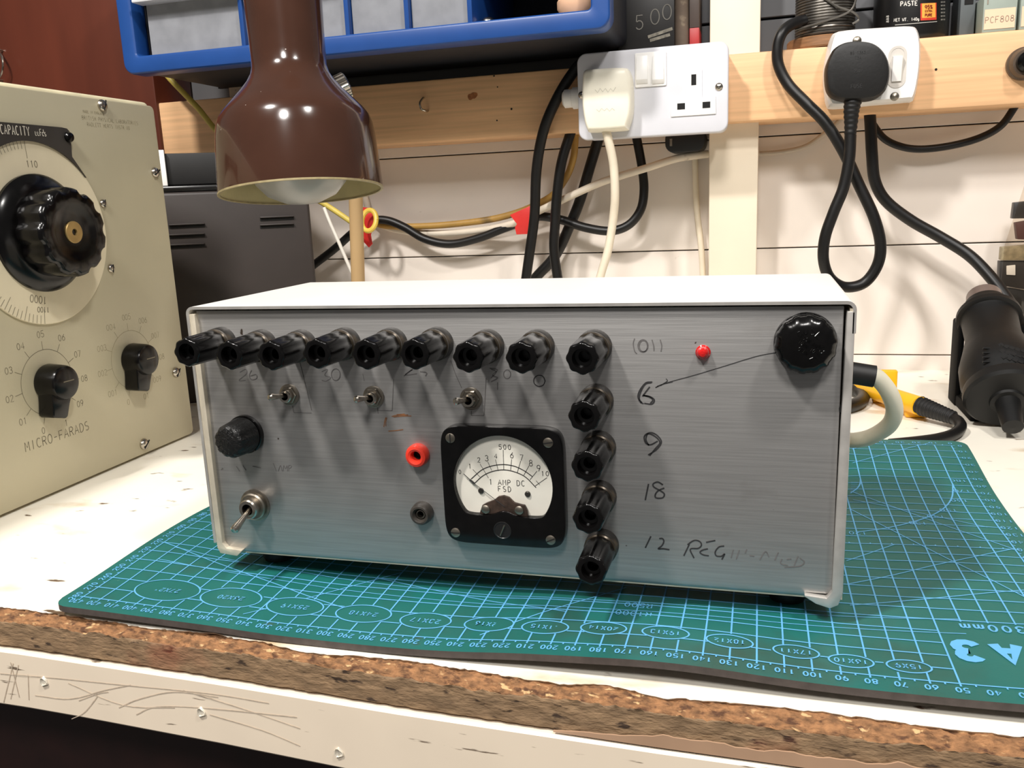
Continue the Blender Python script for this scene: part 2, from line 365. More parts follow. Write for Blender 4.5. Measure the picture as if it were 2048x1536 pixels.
# remains of the brown edge veneer at the right
M_ven = mat('peeling_edge_veneer', (168, 136, 110), 0.6, var=.12, scale=30)
v = []; f = []; xx = [.235 + .002 * k for k in range(170)]
for x in xx:
    zt = -.0222 + min(1, max(0, (x - .235) / .05)) * (.0045 + .0018 * noise.noise(Vector((x * 60, 0, 0))) + .001 * noise.noise(Vector((x * 200, 0, 2)))) + max(0, (x - .34)) * .02
    y = faceY(x) - .0012; v += [(x, y, zt), (x, y - .0002, BOT - .0005), (x, y + .0006, zt), (x, y + .0006, BOT - .0005)]
for i in range(len(xx) - 1):
    a = 4 * i; b = a + 4; f += [(a, a + 1, b + 1, b), (a + 2, b + 2, b + 3, a + 3), (a, b, b + 2, a + 2)]
MB().add((v, f)).build('edge_veneer', M_ven, bench)
# cream strip under the board
v = []; f = []
for x in xs:
    y = faceY(x) - .0022; h = -.0540 - .012 * min(.3, max(0, x))
    for q in ((y + .012, BOT - .0014), (y + .0012, BOT - .0016), (y, BOT - .0026), (y, h + .0012), (y + .001, h), (y + .012, h)): v.append((x, q[0], q[1]))
for i in range(len(xs) - 1):
    for k in range(6):
        k2 = (k + 1) % 6; f.append((i * 6 + k, i * 6 + k2, i * 6 + 6 + k2, i * 6 + 6 + k))
MB().add((v, f)).build('edge_strip', M_trim, bench)
for u, vv in ((88, 1363), (403, 1424), (678, 1505)):
    p = ony(u, vv, -.02); p = ony(u, vv, faceY(p.x) - .0022)
    MB().add(lathe([(0, .0002), (.0014, .0003), (.0019, .0008), (.0022, .0002), (.0026, -.0004)], p, (0, -1, 0), 12, lambda t, i: 1 + .18 * math.sin(3 * t + i))).build('nail', M_bare0, bench)
sm_ = MB(); sc = .34907
for st in (((0, 995), (300, 1020), (700, 1060), (1200, 1110), (1540, 1165)), ((200, 1120), (400, 1140), (600, 1090), (750, 1060)), ((410, 1255), (480, 1220), (540, 1150), (560, 1120)), ((450, 1150), (560, 1110), (620, 1100)), ((390, 1050), (700, 1175), (1000, 1190)), ((680, 1190), (800, 1140), (1000, 1100), (1250, 1130)), ((780, 1230), (900, 1185), (1200, 1195), (1700, 1245)), ((1050, 1090), (1400, 1200), (1719, 1310)), ((75, 935), (20, 1160)), ((105, 945), (60, 1140)), ((60, 930), (110, 1130)), ((160, 1000), (165, 1145)), ((1200, 1230), (1500, 1320), (1719, 1410))):
    P_ = []
    for X_, Y_ in st:
        u_, v_ = X_ * sc, 1000 + Y_ * sc; p = ony(u_, v_, -.015)
        for _ in range(3): p = ony(u_, v_, faceY(p.x) - .0024)
        P_.append(p)
    sm_.add(ribbon(smooth_path(P_, 5) if len(P_) > 2 else P_, (0, -1, 0), .0004))
sm_.build('scratch_marks', mat('grey_scuff', (200, 184, 164), .5, var=.2, scale=300), bench)
MB().add(box((-1.1, .03, -.6), (1.25, .05, -.05))).build('dark_void_panel', mat('void_dark_brown', (40, 16, 12), 0.6, var=.2), bench)  # added dark sheet, its colour stands for the dark void below the bench

# ================================================================== CUTTING MAT  (mat label mm -> world)
ctrl = [(430, 280, 1.2), (410, 280, .6), (390, 280, .1), (360, 280, -.5), (320, 280, -1.8), (300, 280, -2.1), (270, 280, -2.2), (250, 280, -1.2), (230, 280, -.3), (210, 280, 1.5), (200, 280, 2.7), (190, 280, 3.6), (170, 280, 4.9), (150, 280, 5.2), (125, 280, 3.6), (100, 280, 2.2), (75, 280, 2.0), (60, 280, 2.2), (50, 280, 2.3), (20, 280, 3.2), (0, 280, 3.6),
        (430, 260, 2.2), (430, 240, 3.6), (430, 220, 4.9), (430, 200, 5.4), (430, 190, 5.4), (430, 150, 4), (430, 100, 2), (430, 50, 1), (430, 0, 1), (0, 0, 13), (20, 0, 12.4), (40, 0, 12.1), (70, 0, 11), (120, 0, 8), (180, 0, 4), (250, 0, 1), (330, 0, .5), (0, 20, 9), (40, 20, 8.4), (0, 40, 5.6), (40, 40, 5), (0, 70, 3), (40, 70, 3), (0, 110, 2.1), (40, 110, 2.0), (0, 150, 2.8), (40, 150, 2), (0, 200, 3.2), (20, 230, 3.6), (40, 230, 2.2), (50, 230, 1.6), (50, 255, 1.9), (80, 230, 1.0), (80, 200, .6), (80, 150, .4), (80, 100, .6), (90, 60, 2),
        (150, 230, 1.0), (200, 230, .4), (250, 230, -.8), (300, 230, -.6), (350, 230, .4), (390, 230, 1.6), (390, 200, 2), (150, 180, .2), (250, 180, -.5), (350, 180, .4), (150, 120, .2), (250, 120, 0), (350, 120, .4), (380, 150, 1), (150, 60, 1), (250, 60, .3), (350, 60, .4), (150, 255, 3.2), (190, 255, 1.8), (250, 255, -1.2), (300, 255, -1.4), (100, 255, 1.6)]
def mat_h(lx, ly):
    sw = sz = 0
    for a, b, z in ctrl:
        d = (a - lx) ** 2 + (b - ly) ** 2
        g = math.exp(-d / 700) + 1e-5 / (1 + d / 400); sw += g; sz += g * z
    return sz / sw * MM
def mat_p(lx, ly, lift=0): return Vector((.43 - lx * MM, .28 - ly * MM, mat_h(lx, ly) + lift))
M_mat = mat('green_cutting_mat', (25, 98, 92), 0.42, var=0.08, scale=20, bump=0.04, bscale=700)
add_spots(M_mat, (44, 74, 62), 16, 0.60, 0.78, (1, 1, 1), 7, 3)
add_spots(M_mat, (74, 62, 46), 48, 0.72, 0.80, (1, 1, 1), 7, 1)
add_spots(M_mat, (150, 176, 160), 120, 0.76, 0.82, (1, 2, 1), 6, 5)
M_matedge = mat('mat_core_edge', (78, 70, 66), 0.7, var=.2, scale=200)
M_print = mat('pale_blue_print', (94, 166, 212), 0.5, var=0.06, scale=60)
cm = thing('cutting_mat', 'green cutting mat with pale blue grid lying under the power supply', 'cutting mat', (0.215, 0.14, BZ))
nx, ny = 121, 81; v = []; f = []
def mat_xy(i, j):
    lx = -10 + 450 * i / (nx - 1); ly = -10 + 300 * j / (ny - 1)
    # rounded corners
    r = 8; cx = min(max(lx, -10 + r), 440 - r); cy = min(max(ly, -10 + r), 290 - r); dx, dy = lx - cx, ly - cy; d = math.hypot(dx, dy)
    if dx and dy:
        m_ = max(abs(dx), abs(dy)); s = m_ / d; lx = cx + dx * s; ly = cy + dy * s
    return lx, ly
for j in range(ny):
    for i in range(nx): v.append(mat_p(*mat_xy(i, j)))
N = nx * ny
for j in range(ny):
    for i in range(nx): p = v[j * nx + i]; v.append(p - Vector((0, 0, .003)))
mi = []
for j in range(ny - 1):
    for i in range(nx - 1):
        a = j * nx + i; f.append((a, a + nx, a + nx + 1, a + 1)); mi.append(0)
        f.append((N + a, N + a + 1, N + a + nx + 1, N + a + nx)); mi.append(1)
per = [i for i in range(nx)] + [j * nx + nx - 1 for j in range(1, ny)] + [(ny - 1) * nx + i for i in range(nx - 2, -1, -1)] + [j * nx for j in range(ny - 2, 0, -1)]
for a, b in zip(per, per[1:] + per[:1]): f.append((a, b, N + b, N + a)); mi.append(1)
mb = MB(); mb.v = [tuple(p) for p in v]; mb.f = f; mb.mi = mi
mb.build('mat_body', [M_mat, M_matedge], cm)
LIFT = .00022
def mline(mb, a, b, wd=.0006, step=5):
    n = max(2, int(math.hypot(b[0] - a[0], b[1] - a[1]) / step) + 1)
    mb.add(ribbon([mat_p(a[0] + (b[0] - a[0]) * k / (n - 1), a[1] + (b[1] - a[1]) * k / (n - 1), LIFT) for k in range(n)], (0, 0, 1), wd))
def mpoly(mb, pts, wd=.0006): mb.add(ribbon([mat_p(a, b, LIFT) for a, b in pts], (0, 0, 1), wd))
ovals = []
for nm, u, vv, wd in (('27X21', 335, 1181, 34), ('26X20', 462, 1196, 31), ('25X19', 590, 1214, 28), ('24X18', 727, 1228, 26.5), ('23X17', 851, 1242, 23.5), ('22X16', 978, 1249, 22), ('21X15', 1090, 1254.7, 20), ('20X14', 1207, 1257, 19), ('19X13', 1331, 1265.6, 18.8), ('18X12', 1459, 1283, 18), ('17X11', 1592, 1304, 17), ('16X10', 1702, 1323, 16), ('15X9', 1818, 1333.5, 15.5)):
    q = onz(u, vv, 0)
    for _ in range(4): q = onz(u, vv, mat_h(430 - q.x / MM, 280 - q.y / MM))
    ovals.append((nm, 430 - q.x / MM, 280 - q.y / MM, wd, wd * .58))
def in_oval(x, y): return any(((x - a) / (w_ / 2)) ** 2 + ((y - b) / (h_ / 2)) ** 2 < 1 for _, a, b, w_, h_ in ovals)
gl = MB()
def clipped(mb, a, b, wd=.0006):
    n = max(2, int(math.hypot(b[0] - a[0], b[1] - a[1]) / 1.5) + 1); run = []
    for k in range(n):
        t = k / (n - 1); q = (a[0] + (b[0] - a[0]) * t, a[1] + (b[1] - a[1]) * t)
        if in_oval(*q):
            if len(run) > 1: mpoly(mb, run[::2] + ([run[-1]] if len(run) % 2 == 0 else []), wd)
            run = []
        else: run.append(q)
    if len(run) > 1: mpoly(mb, run, wd)
for x in range(0, 431, 10): clipped(gl, (x, 0), (x, 231 if x < 50 else 282), .0007)
for y in range(0, 281, 10): clipped(gl, (50 if y > 235 and y < 280 else (-2 if y < 280 else 0), y), (432, y), .0007)
for x in range(5, 430, 10): mline(gl, (x, 280), (x, 281.4)); mline(gl, (x, 0), (x, -1.4))
for y in range(5, 280, 10): mline(gl, (0, y), (-1.4, y)); mline(gl, (430, y), (431.4, y))
for x in range(0, 431, 5): mline(gl, (x, 150), (x, 148.6))
gl.build('grid_lines', M_print, cm)
an = MB()
def m_of(u, vv):
    q = onz(u, vv, 0)
    for _ in range(5): q = onz(u, vv, mat_h(430 - q.x / MM, 280 - q.y / MM))
    return 430 - q.x / MM, 280 - q.y / MM
for (a, b) in (((2031, 1100), (1701, 983)), ((1701, 1019), (2048, 1194)), ((2023, 1099), (1695, 1169)), ((1790, 1089), (1693, 1122)), ((1857, 887), (1705, 925)), ((1740, 887), (1704, 899)), ((2048, 1181), (1700, 1211)), ((1706, 1000), (1975, 1055))):
    A = m_of(*a); B = m_of(*b); mline(an, A, B, .0006)
big = [m_of(*q) for q in ((1905.8, 969), (1904, 994.5), (1890, 1015), (1862.9, 1031.6), (1823.8, 1045), (1771, 1057), (1714.5, 1064.8))]
def fit_circle(P):
    a = P[0]; b = P[len(P) // 2]; c = P[-1]
    d = 2 * (a[0] * (b[1] - c[1]) + b[0] * (c[1] - a[1]) + c[0] * (a[1] - b[1])); s = lambda p: p[0] ** 2 + p[1] ** 2
    ux = (s(a) * (b[1] - c[1]) + s(b) * (c[1] - a[1]) + s(c) * (a[1] - b[1])) / d; uy = (s(a) * (c[0] - b[0]) + s(b) * (a[0] - c[0]) + s(c) * (b[0] - a[0])) / d
    return ux, uy, math.hypot(a[0] - ux, a[1] - uy)
bx_, by_, br_ = fit_circle(big)
mpoly(an, [tuple(Vector(p)) for p in [(q.x, q.y) for q in smooth_path([Vector((a, b, 0)) for a, b in big], 6)]], .0008)
for k, s in enumerate(('180', '170', '160', '150', '140', '130', '120')):
    u, vv = ((1917, 962), (1924, 982.5), (1919, 1002), (1897, 1021), (1872, 1034), (1836, 1047), (1716, 1067))[k]
    a, b = m_of(u, vv); put_text(an, s, mat_p(a, b), (-1, 0, 0), (0, -1, 0), .004, .0005, LIFT)
sm = [m_of(*q) for q in ((1721, 958), (1720, 968), (1714.5, 977), (1700.8, 987))]
mpoly(an, [(q.x, q.y) for q in smooth_path([Vector((a, b, 0)) for a, b in sm], 6)], .0008)
for k in range(6): u = 1702 + k * 1.5; a = m_of(1702, 965 + k * 4); b = m_of(1715, 965 + k * 4); mline(an, a, b, .0004)
# long radius arcs and diagonals along the front
for (h0, s0) in ((247, 9), (238, 14)):
    mpoly(an, [(x, h0 - s0 * ((x - 210) / 210) ** 2) for x in range(40, 421, 10)], .0005)
for a, b in (((345, 277), (290, 222)), ((232, 276), (178, 222)), ((430, 220), (300, 262)), ((300, 230), (200, 252))): clipped(an, a, b, .0006)
put_text(an, 'R500', mat_p(170, 241), (-1, 0, 0), (0, -1, 0), .004, .0005, LIFT); put_text(an, 'R1000', mat_p(171, 250), (-1, 0, 0), (0, -1, 0), .004, .0005, LIFT)
an.build('angle_lines', M_print, cm)
nm_ = MB()
for x in range(0, 431, 10):
    put_text(nm_, str(x), mat_p(x, 284.4), (-1, 0, 0), (0, -1, 0), .0031, .0006, LIFT, adv=.82, surf=lambda q: Vector((q.x, q.y, mat_h(430 - q.x / MM, 280 - q.y / MM) + LIFT)))
    put_text(nm_, str(x), mat_p(x, -4), (-1, 0, 0), (0, -1, 0), .0034, .0005, LIFT, adv=.92)
for y in range(0, 281, 10):
    put_text(nm_, str(y), mat_p(434.4, y), (0, 1, 0), (-1, 0, 0), .0031, .0006, LIFT, adv=.82, surf=lambda q: Vector((q.x, q.y, mat_h(430 - q.x / MM, 280 - q.y / MM) + LIFT)))
    put_text(nm_, str(y), mat_p(-5, y), (-1, 0, 0), (0, -1, 0), .0034, .0005, LIFT, adv=.9)
nm_.build('ruler_numbers', M_print, cm)
ov = MB()
for s, a, b, w_, h_ in ovals:
    mpoly(ov, [(a + w_ / 2 * math.cos(t * math.pi / 20), b + h_ / 2 * math.sin(t * math.pi / 20)) for t in range(41)], .0007)
    put_text(ov, s, mat_p(a, b), (-1, 0, 0), (0, -1, 0), .0034 if w_ > 22 else .003, .0005, LIFT, adv=.85)
ov.build('size_ovals', M_print, cm)
tt = MB()
srf = lambda q: Vector((q.x, q.y, mat_h(430 - q.x / MM, 280 - q.y / MM) + LIFT))
a3, b3 = m_of(1976, 1305); put_text(tt, 'A3', mat_p(a3, b3), (-1, 0, 0), (0, -1, 0), .0135, .0042, LIFT, adv=1.05, surf=srf)
a3, b3 = m_of(1990, 1258); put_text(tt, '450 x 300mm', mat_p(a3 - 14, b3), (-1, 0, 0), (0, -1, 0), .0052, .0009, LIFT, adv=.95, surf=srf)
tt.build('size_title', M_print, cm)

# ================================================================== POWER SUPPLY
PX0, PX1, PY, PZ0, PZ1, PD = .0483, .3437, .0375, .0111, .1356, .1144
PP = PY + .0026                                   # front face of the aluminium panel
def pan(u, v, off=0.0): return ony(u, v, PP - off)
M_alu = mat('brushed_aluminium', (168, 166, 164), 0.42, 0.72, var=0.10, scale=26, stretch=(1, 1, 40), bump=0.05, bscale=40)
add_spots(M_alu, (128, 122, 116), 24, 0.64, 0.90, (1, 1, 1.4), 8, 2)
add_spots(M_alu, (70, 60, 52), 150, 0.735, 0.765, (1, 1, 1), 3, 7)
M_lid = mat('white_enamel_lid', (244, 241, 236), 0.3, var=0.03, scale=20)
M_bare = mat('bare_aluminium_edge', (196, 192, 186), 0.4, 0.6, var=0.12, scale=120)
M_chas = mat('cream_aluminium_flange', (206, 196, 176), 0.45, 0.35, var=0.15, scale=90)
psu = thing('power_supply', 'home-made bench power supply with aluminium panel and white lid', 'power supply', ((PX0 + PX1) / 2, PY + PD / 2, .001))
EX, EZ = Vector((1, 0, 0)), Vector((0, 0, 1)); NY = Vector((0, -1, 0))
# panel with rounded lower corners
W, H = PX1 - PX0, PZ1 - PZ0
poly = []
for (cx, cy, r, a0) in ((PX1 - .0042, PZ1 - .0027, .0005, 0), (PX0 + .0042, PZ1 - .0027, .0005, 90), (PX0 + .0075, PZ0 + .0062, .0035, 180), (PX1 - .0065, PZ0 + .0052, .0022, 270)):
    for k in range(6): a = math.radians(a0 + 90 * k / 5); poly.append((cx + r * math.cos(a), cy + r * math.sin(a)))
MB().add(extrude(poly, (0, PP, 0), EX, EZ, NY, -.0015, 0)).build('front_panel', M_alu, psu, bevel=.0004, segs=2)
# curled lower lip of the panel between the corner tabs
lip = [(PX0 + .014, 0), (PX1 - .014, 0)]
v = []; f = []
for x in (PX0 + .014, PX1 - .0145):
    for k in range(7): a = math.radians(90 * k / 6); v.append((x, PP + .004 - .004 * math.cos(a), PZ0 + .0035 - .0035 * math.sin(a)))
    v.append((x, PP + .02, PZ0)); v.append((x, PP + .02, PZ0 + .001)); v.append((x, PP + .004, PZ0 + .0035))
n_ = 10
f = [(k, (k + 1) % n_, (k + 1) % n_ + n_, k + n_) for k in range(n_)] + [tuple(range(n_)), tuple(range(2 * n_ - 1, n_ - 1, -1))]
MB().add((v, f)).build('panel_lip', M_alu, psu)
# lid: inverted U with rounded top corners
def u_profile(x0, x1, z1, zl, zr, t, r):
    out = [(x0, zl)] + [(x0 + r - r * math.cos(math.radians(a)), z1 - r + r * math.sin(math.radians(a))) for a in range(0, 91, 15)]
    out += [(x1 - r + r * math.sin(math.radians(a)), z1 - r + r * math.cos(math.radians(a))) for a in range(0, 91, 15)] + [(x1, zr)]
    ri = r - t
    inn = [(x1 - t, zr)] + [(x1 - r + ri * math.sin(math.radians(a)), z1 - r + ri * math.cos(math.radians(a))) for a in range(90, -1, -15)]
    inn += [(x0 + r - ri * math.cos(math.radians(a)), z1 - r + ri * math.sin(math.radians(a))) for a in range(90, -1, -15)] + [(x0 + t, zl)]
    return out + inn
pr = u_profile(PX0, PX1 + .0006, PZ1, PZ0 + .006, PZ1 - .0125, .0013, .0035)
lid = MB(); vv, ff = extrude(pr, (0, PY, 0), EX, EZ, (0, 1, 0), 0, PD)
lid.add((vv, ff[1:])); lid.mi = [0] * len(ff[1:]); lid.add((vv, ff[:1]), 1)
lid.build('lid', [M_lid, M_bare], psu, bevel=.0002, segs=1)
# U chassis: sides, floor, back
ch = MB()
ch.add(box((PX0 + .0014, PY + .004, PZ0 + .0012), (PX0 + .0026, PY + PD - .001, PZ1 - .003)))
ch.add(box((PX1 - .0018, PY + .0005, PZ0 + .002), (PX1 - .0004, PY + PD - .001, PZ1 - .003)))
ch.add(box((PX0 + .0026, PY + .004, PZ0 + .0002), (PX1 - .0018, PY + PD - .001, PZ0 + .0014)))
ch.add(box((PX0 + .0026, PY + PD - .0024, PZ0), (PX1 - .0018, PY + PD - .001, PZ1 - .003)))
ch.build('chassis', M_chas, psu)
# folded corner flanges seen round the panel
for side in (0, 1):
    if side == 0:
        o2 = [(PX0 + .0016, PZ1 - .0035), (PX0 + .0016, PZ0 + .0035), (PX0 + .003, PZ0 + .0006), (PX0 + .0125, PZ0 - .0003), (PX0 + .0155, PZ0 + .0024), (PX0 + .0155, PZ0 + .003), (PX0 + .0070, PZ0 + .0035), (PX0 + .0048, PZ0 + .0062), (PX0 + .0046, PZ1 - .0035)]
    else:
        o2 = [(PX1 - .0028, PZ1 - .004), (PX1 - .0044, PZ0 + .0052), (PX1 - .0064, PZ0 + .0022), (PX1 - .0150, PZ0 + .0030), (PX1 - .0150, PZ0 + .0022), (PX1 - .0105, PZ0 - .0006), (PX1 - .0050, PZ0 - .0022), (PX1 - .0018, PZ0 - .0004), (PX1 - .0002, PZ0 + .005), (PX1 + .0002, PZ1 - .004)]
    MB().add(extrude(o2, (0, PY + .0006, 0), EX, EZ, NY, -.006, .0006)).build('corner_flange', M_chas if side == 0 else M_bare, psu, bevel=.0005, segs=2)
for fx in (PX0 + .021, PX1 - .021):
    for fy in (PY + .024, PY + PD - .016):
        zb = mat_h(430 - fx / MM, 280 - fy / MM)
        MB().add(lathe([(.0075, 0), (.0082, .002), (.0085, PZ0 - zb + .0004)], (fx, fy, zb + .0001), (0, 0, 1), 20)).build('rubber_foot', M_blackr, psu)

# binding posts -----------------------------------------------------
def flute8(t, i): return 1 + .045 * math.cos(8 * t) if 1 <= i <= 5 else 1
base_mb = MB().add(lathe([(.0073, 0), (.0073, .0042), (.0068, .0055)], n=32))
ring_mb = MB().add(lathe([(.0069, .0053), (.0071, .0058), (.0071, .0068), (.0066, .0074)], n=32))
cap_prof = [(.0060, .0072), (.0067, .0084), (.0066, .016), (.0064, .0265), (.0061, .0278), (.0056, .0281), (.0040, .0279), (.0038, .0262), (.0037, .0232), (.0024, .0230), (.0023, .0170), (0, .0168)]
cap_mb = MB().add(lathe(cap_prof, n=48, flute=flute8))
M_dusty = add_spots(mat('dusty_black_base', (30, 27, 24), 0.5, var=.3, scale=200), (92, 78, 60), 110, .55, .75, (1, 1, 1), 4)
def mesh_of(mb, name, m, ang=.6):
    o = mb.build(name, m, None, ang=ang); me = o.data; bpy.data.objects.remove(o); return me
base_me = mesh_of(base_mb, 'binding_post', M_dusty); ring_me = mesh_of(ring_mb, 'collar_ring', mat('worn_ring', (70, 62, 52), .3, .6)); cap_me = mesh_of(cap_mb, 'cap', M_black, ang=.9)
tips = [(372.5, 705), (457.5, 711), (541, 712), (633, 708), (731.4, 709.4), (828, 709), (935.3, 714.8), (1042, 716), (1163.8, 717.7), (1168, 833.4), (1174, 933), (1176, 1038.4), (1181.5, 1141.3)]
for u, vv in tips:
    q = ony(u, vv, PP - .028); q.y = PP
    b = link('binding_post', base_me, psu, q)
    local_child('collar_ring', ring_me, b); local_child('cap', cap_me, b)

# fuse holders -------------------------------------------------------
def ridged(n, amp): return lambda t, i: 1 + (amp if (math.sin(n * t) > 0.2) else 0) * (1 if 2 <= i <= 4 else 0)
q = ony(456, 885, PP - .0155); q.y = PP
fh = MB().add(lathe([(.0094, 0), (.0094, .002), (.0090, .0025)], q, NY, 40)).build('fuse_holder', M_black, psu)
MB().add(lathe([(.0083, .0024), (.0088, .003), (.0084, .0045), (.0078, .0135), (.0070, .0152), (.0062, .0158), (0, .0160)], q, NY, 90, ridged(12, .045))).build('fuse_cap', mat('worn_black_cap', (11, 11, 11), .45, var=.5, scale=400, bump=.6, bscale=700), fh)
q = ony(1613, 693, PP - .011); q.y = PP
fh = MB().add(lathe([(.0116, 0), (.0118, .0012), (.0114, .0022)], q, NY, 48)).build('fuse_holder', M_black, psu)
fc = MB().add(lathe([(.0110, .002), (.0113, .003), (.0113, .0045), (.0110, .0075), (.0102, .0088), (.0090, .0100), (.0075, .0107), (.0035, .0111), (0, .0112)], q, NY, 110, ridged(14, .035))).build('fuse_cap', M_black, fh)
te = MB()
# raised lettering round the cap
def on_cap(x, z):
    r = math.hypot(x, z); t = .0112 - .0012 * (r / .0085) ** 3
    return q + Vector((x, -t - .0001, z))
word = 'FUSE'
for k, ch_ in enumerate(word):
    for r0, a0, st, hh in ((.0062, 118, -24, .0027), (.0062, 292, 24, .0027)):
        a = math.radians(a0 + st * k); e2 = Vector((math.cos(a), 0, math.sin(a))) * (1 if st < 0 else -1); e1 = Vector((e2.z, 0, -e2.x))
        for stk in text_strokes(ch_, hh):
            te.add(tube([on_cap(r0 * math.cos(a) + e1.x * x_ + e2.x * y_, r0 * math.sin(a) + e1.z * x_ + e2.z * y_) for x_, y_ in stk], .00018, 5, smoothp=False))
for s_, zz in (('PUSH AND', .0022), ('TURN TO', 0), ('OPEN', -.0022)):
    a = math.radians(-35); e1 = Vector((math.cos(a), 0, math.sin(a))); e2 = Vector((-math.sin(a), 0, math.cos(a)))
    for stk in text_strokes(s_, .0013):
        te.add(tube([on_cap((e1 * x_ + e2 * (y_ + zz)).x, (e1 * x_ + e2 * (y_ + zz)).z) for x_, y_ in stk], .00012, 5, smoothp=False))
te.build('raised_lettering', M_black, fh)

# 4 mm sockets, LED ---------------------------------------------------
M_red = mat('red_plastic', (226, 58, 40), .35, var=.05)
q = pan(837, 909, .001); q.y = PP
sk = MB().add(lathe([(.0051, 0), (.0053, .001), (.0053, .0035), (.0047, .0048), (.0036, .0052), (.0026, .0048), (.0023, .004), (.0022, -.001)], q, NY, 32)).build('banana_socket', M_red, psu); sk['label'] = 'red plastic socket'
MB().add(lathe([(0, -.0009), (.0022, -.0009), (.0022, .0012), (.0018, .0014), (.0016, .0002), (0, .0002)], q, NY, 20)).build('contact', M_darkhole, sk)
q = pan(845, 1025, .001); q.y = PP
sk = MB().add(lathe([(.0052, 0), (.0053, .0012), (.0050, .0040), (.0042, .0052), (.0034, .0053), (.0026, .0040), (.0024, .0012)], q, NY, 32)).build('banana_socket', mat('dusty_black_socket', (52, 48, 44), .4, var=.4, scale=300), psu); sk['label'] = 'dusty black socket'
MB().add(lathe([(.0024, .0012), (.0021, .0035), (.0016, .0036), (.0015, .001), (0, .001)], q, NY, 20)).build('contact', M_steel, sk)
q = pan(1406, 705, .001); q.y = PP
led = MB().add(lathe([(.0030, 0), (.0030, .0006), (.0025, .001), (.00248, .0022), (.0021, .0035), (.0012, .0044), (0, .0046)], q, NY, 24)).build('led', mat('red_led_lens', (226, 34, 34), .12, var=.2, scale=400, trans=.35, coat=.5), psu)
# toggle switches ------------------------------------------------------
def toggle(u, v, rn, tip_dir, ln, rb, name='toggle_switch'):
    q = pan(u, v, .001); q.y = PP
    t = MB().add(lathe([(rn * 1.18, 0), (rn * 1.18, .0006), (rn * 1.1, .0008)], q, NY, 24)).build(name, M_steel, psu)
    MB().add(lathe([(rn, .0007), (rn, rn * .42), (rn * .9, rn * .5)], q, NY, 6 if rn < .005 else 32)).build('nut', M_steel, t)
    MB().add(lathe([(rn * .72, rn * .45), (rn * .72, rn * 1.0), (rn * .64, rn * 1.1), (rn * .42, rn * 1.1), (rn * .4, rn * .5), (0, rn * .5)], q, NY, 28)).build('bushing', M_chrome, t)
    d = Vector(tip_dir).normalized(); o_ = q + NY * rn * .55
    MB().add(lathe([(rb * .62, 0), (rb * .62, ln * .35), (rb * .85, ln * .7), (rb, ln * .85), (rb * .95, ln * .94), (rb * .6, ln * .99), (0, ln)], o_, d, 20)).build('lever', M_chrome, t)
for u, v in ((577, 790), (746, 794), (941, 798)): toggle(u, v, .0043, (-.28, -1, .16), .0112, .0016)
toggle(509, 1011, .0068, (-.06, -1, -.42), .0165, .0021)

# moving-coil meter ----------------------------------------------------
MT = .0062
A = ony(880.5, 850.5, PP - MT); B = ony(1124, 859, PP - MT); Cc = ony(1132, 1100, PP - MT); D_ = ony(889, 1084, PP - MT)
ctr = (A + B + Cc + D_) / 4; mwid = ((B - A).length + (Cc - D_).length) / 2; mhei = ((D_ - A).length + (Cc - B).length) / 2
def md(u, v, off=0): return ony(u, v, PP - MT + off)          # on meter front (or inside it)
zc = lambda X, Y: (870 + X * .17578, 840 + Y * .17578)         # close-up coordinates of the meter
DO = .0030                                                    # dial lies this far behind the bezel
wc = md(*zc(765, 745)); wr = (md(*zc(1322, 800)) - md(*zc(205, 720))).length / 2
n_ = 72; outer = []; inner = []
def sq(a, hw, hh, r):
    c, s = math.cos(a), math.sin(a); k = 8
    return (hw * (abs(c) ** (2 / k)) * (1 if c >= 0 else -1), hh * (abs(s) ** (2 / k)) * (1 if s >= 0 else -1))
dxw, dzw = wc.x - ctr.x, wc.z - ctr.z
zflat = (md(*zc(765, 1095)).z - wc.z)
for k in range(n_):
    a = 2 * math.pi * k / n_ + .001
    outer.append(sq(a, mwid / 2, mhei / 2, 0))
    x, z = wr * math.cos(a), wr * 1.0 * math.sin(a)
    if z < zflat:
        t = abs(x) / wr; z = zflat + .0022 * math.exp(-(x / .0042) ** 2) + .0014 * max(0, (t - .62)) * 4 * (t - .3)
    inner.append((x + dxw, z + dzw))
FO = Vector((ctr.x, PP, ctr.z))
meter = MB().add(ring_extrude(outer, inner, FO, EX, EZ, NY, 0, MT)).build('panel_meter', M_black, psu, bevel=.0006, segs=2, ang=.5)
meter['label'] = 'square black moving-coil meter'
M_dial = mat('meter_dial_card', (246, 241, 228), .5, var=.04, scale=90)
MB().add(extrude([(x * 1.02, z * 1.02) for x, z in inner], (ctr.x, PP, ctr.z), EX, EZ, NY, .0002, MT - DO)).build('dial', M_dial, meter)
dk = MB(); dy = PP - MT + DO - .0001
def dl(pts, wd=.0003, close=False): dk.add(ribbon([ony(*zc(X, Y), dy) for X, Y in pts], NY, wd))
dl(smooth_path([Vector((a, b, 0)) for a, b in ((410, 672), (530, 570), (650, 522), (780, 507), (900, 525), (1010, 575), (1110, 645))], 6) and [(p.x, p.y) for p in smooth_path([Vector((a, b, 0)) for a, b in ((410, 672), (530, 570), (650, 522), (780, 507), (900, 525), (1010, 575), (1110, 645))], 6)], .00038)
dl([(p.x, p.y) for p in smooth_path([Vector((a, b, 0)) for a, b in ((450, 720), (545, 635), (655, 585), (780, 567), (905, 590), (1030, 650), (1150, 770))], 6)], .00038)
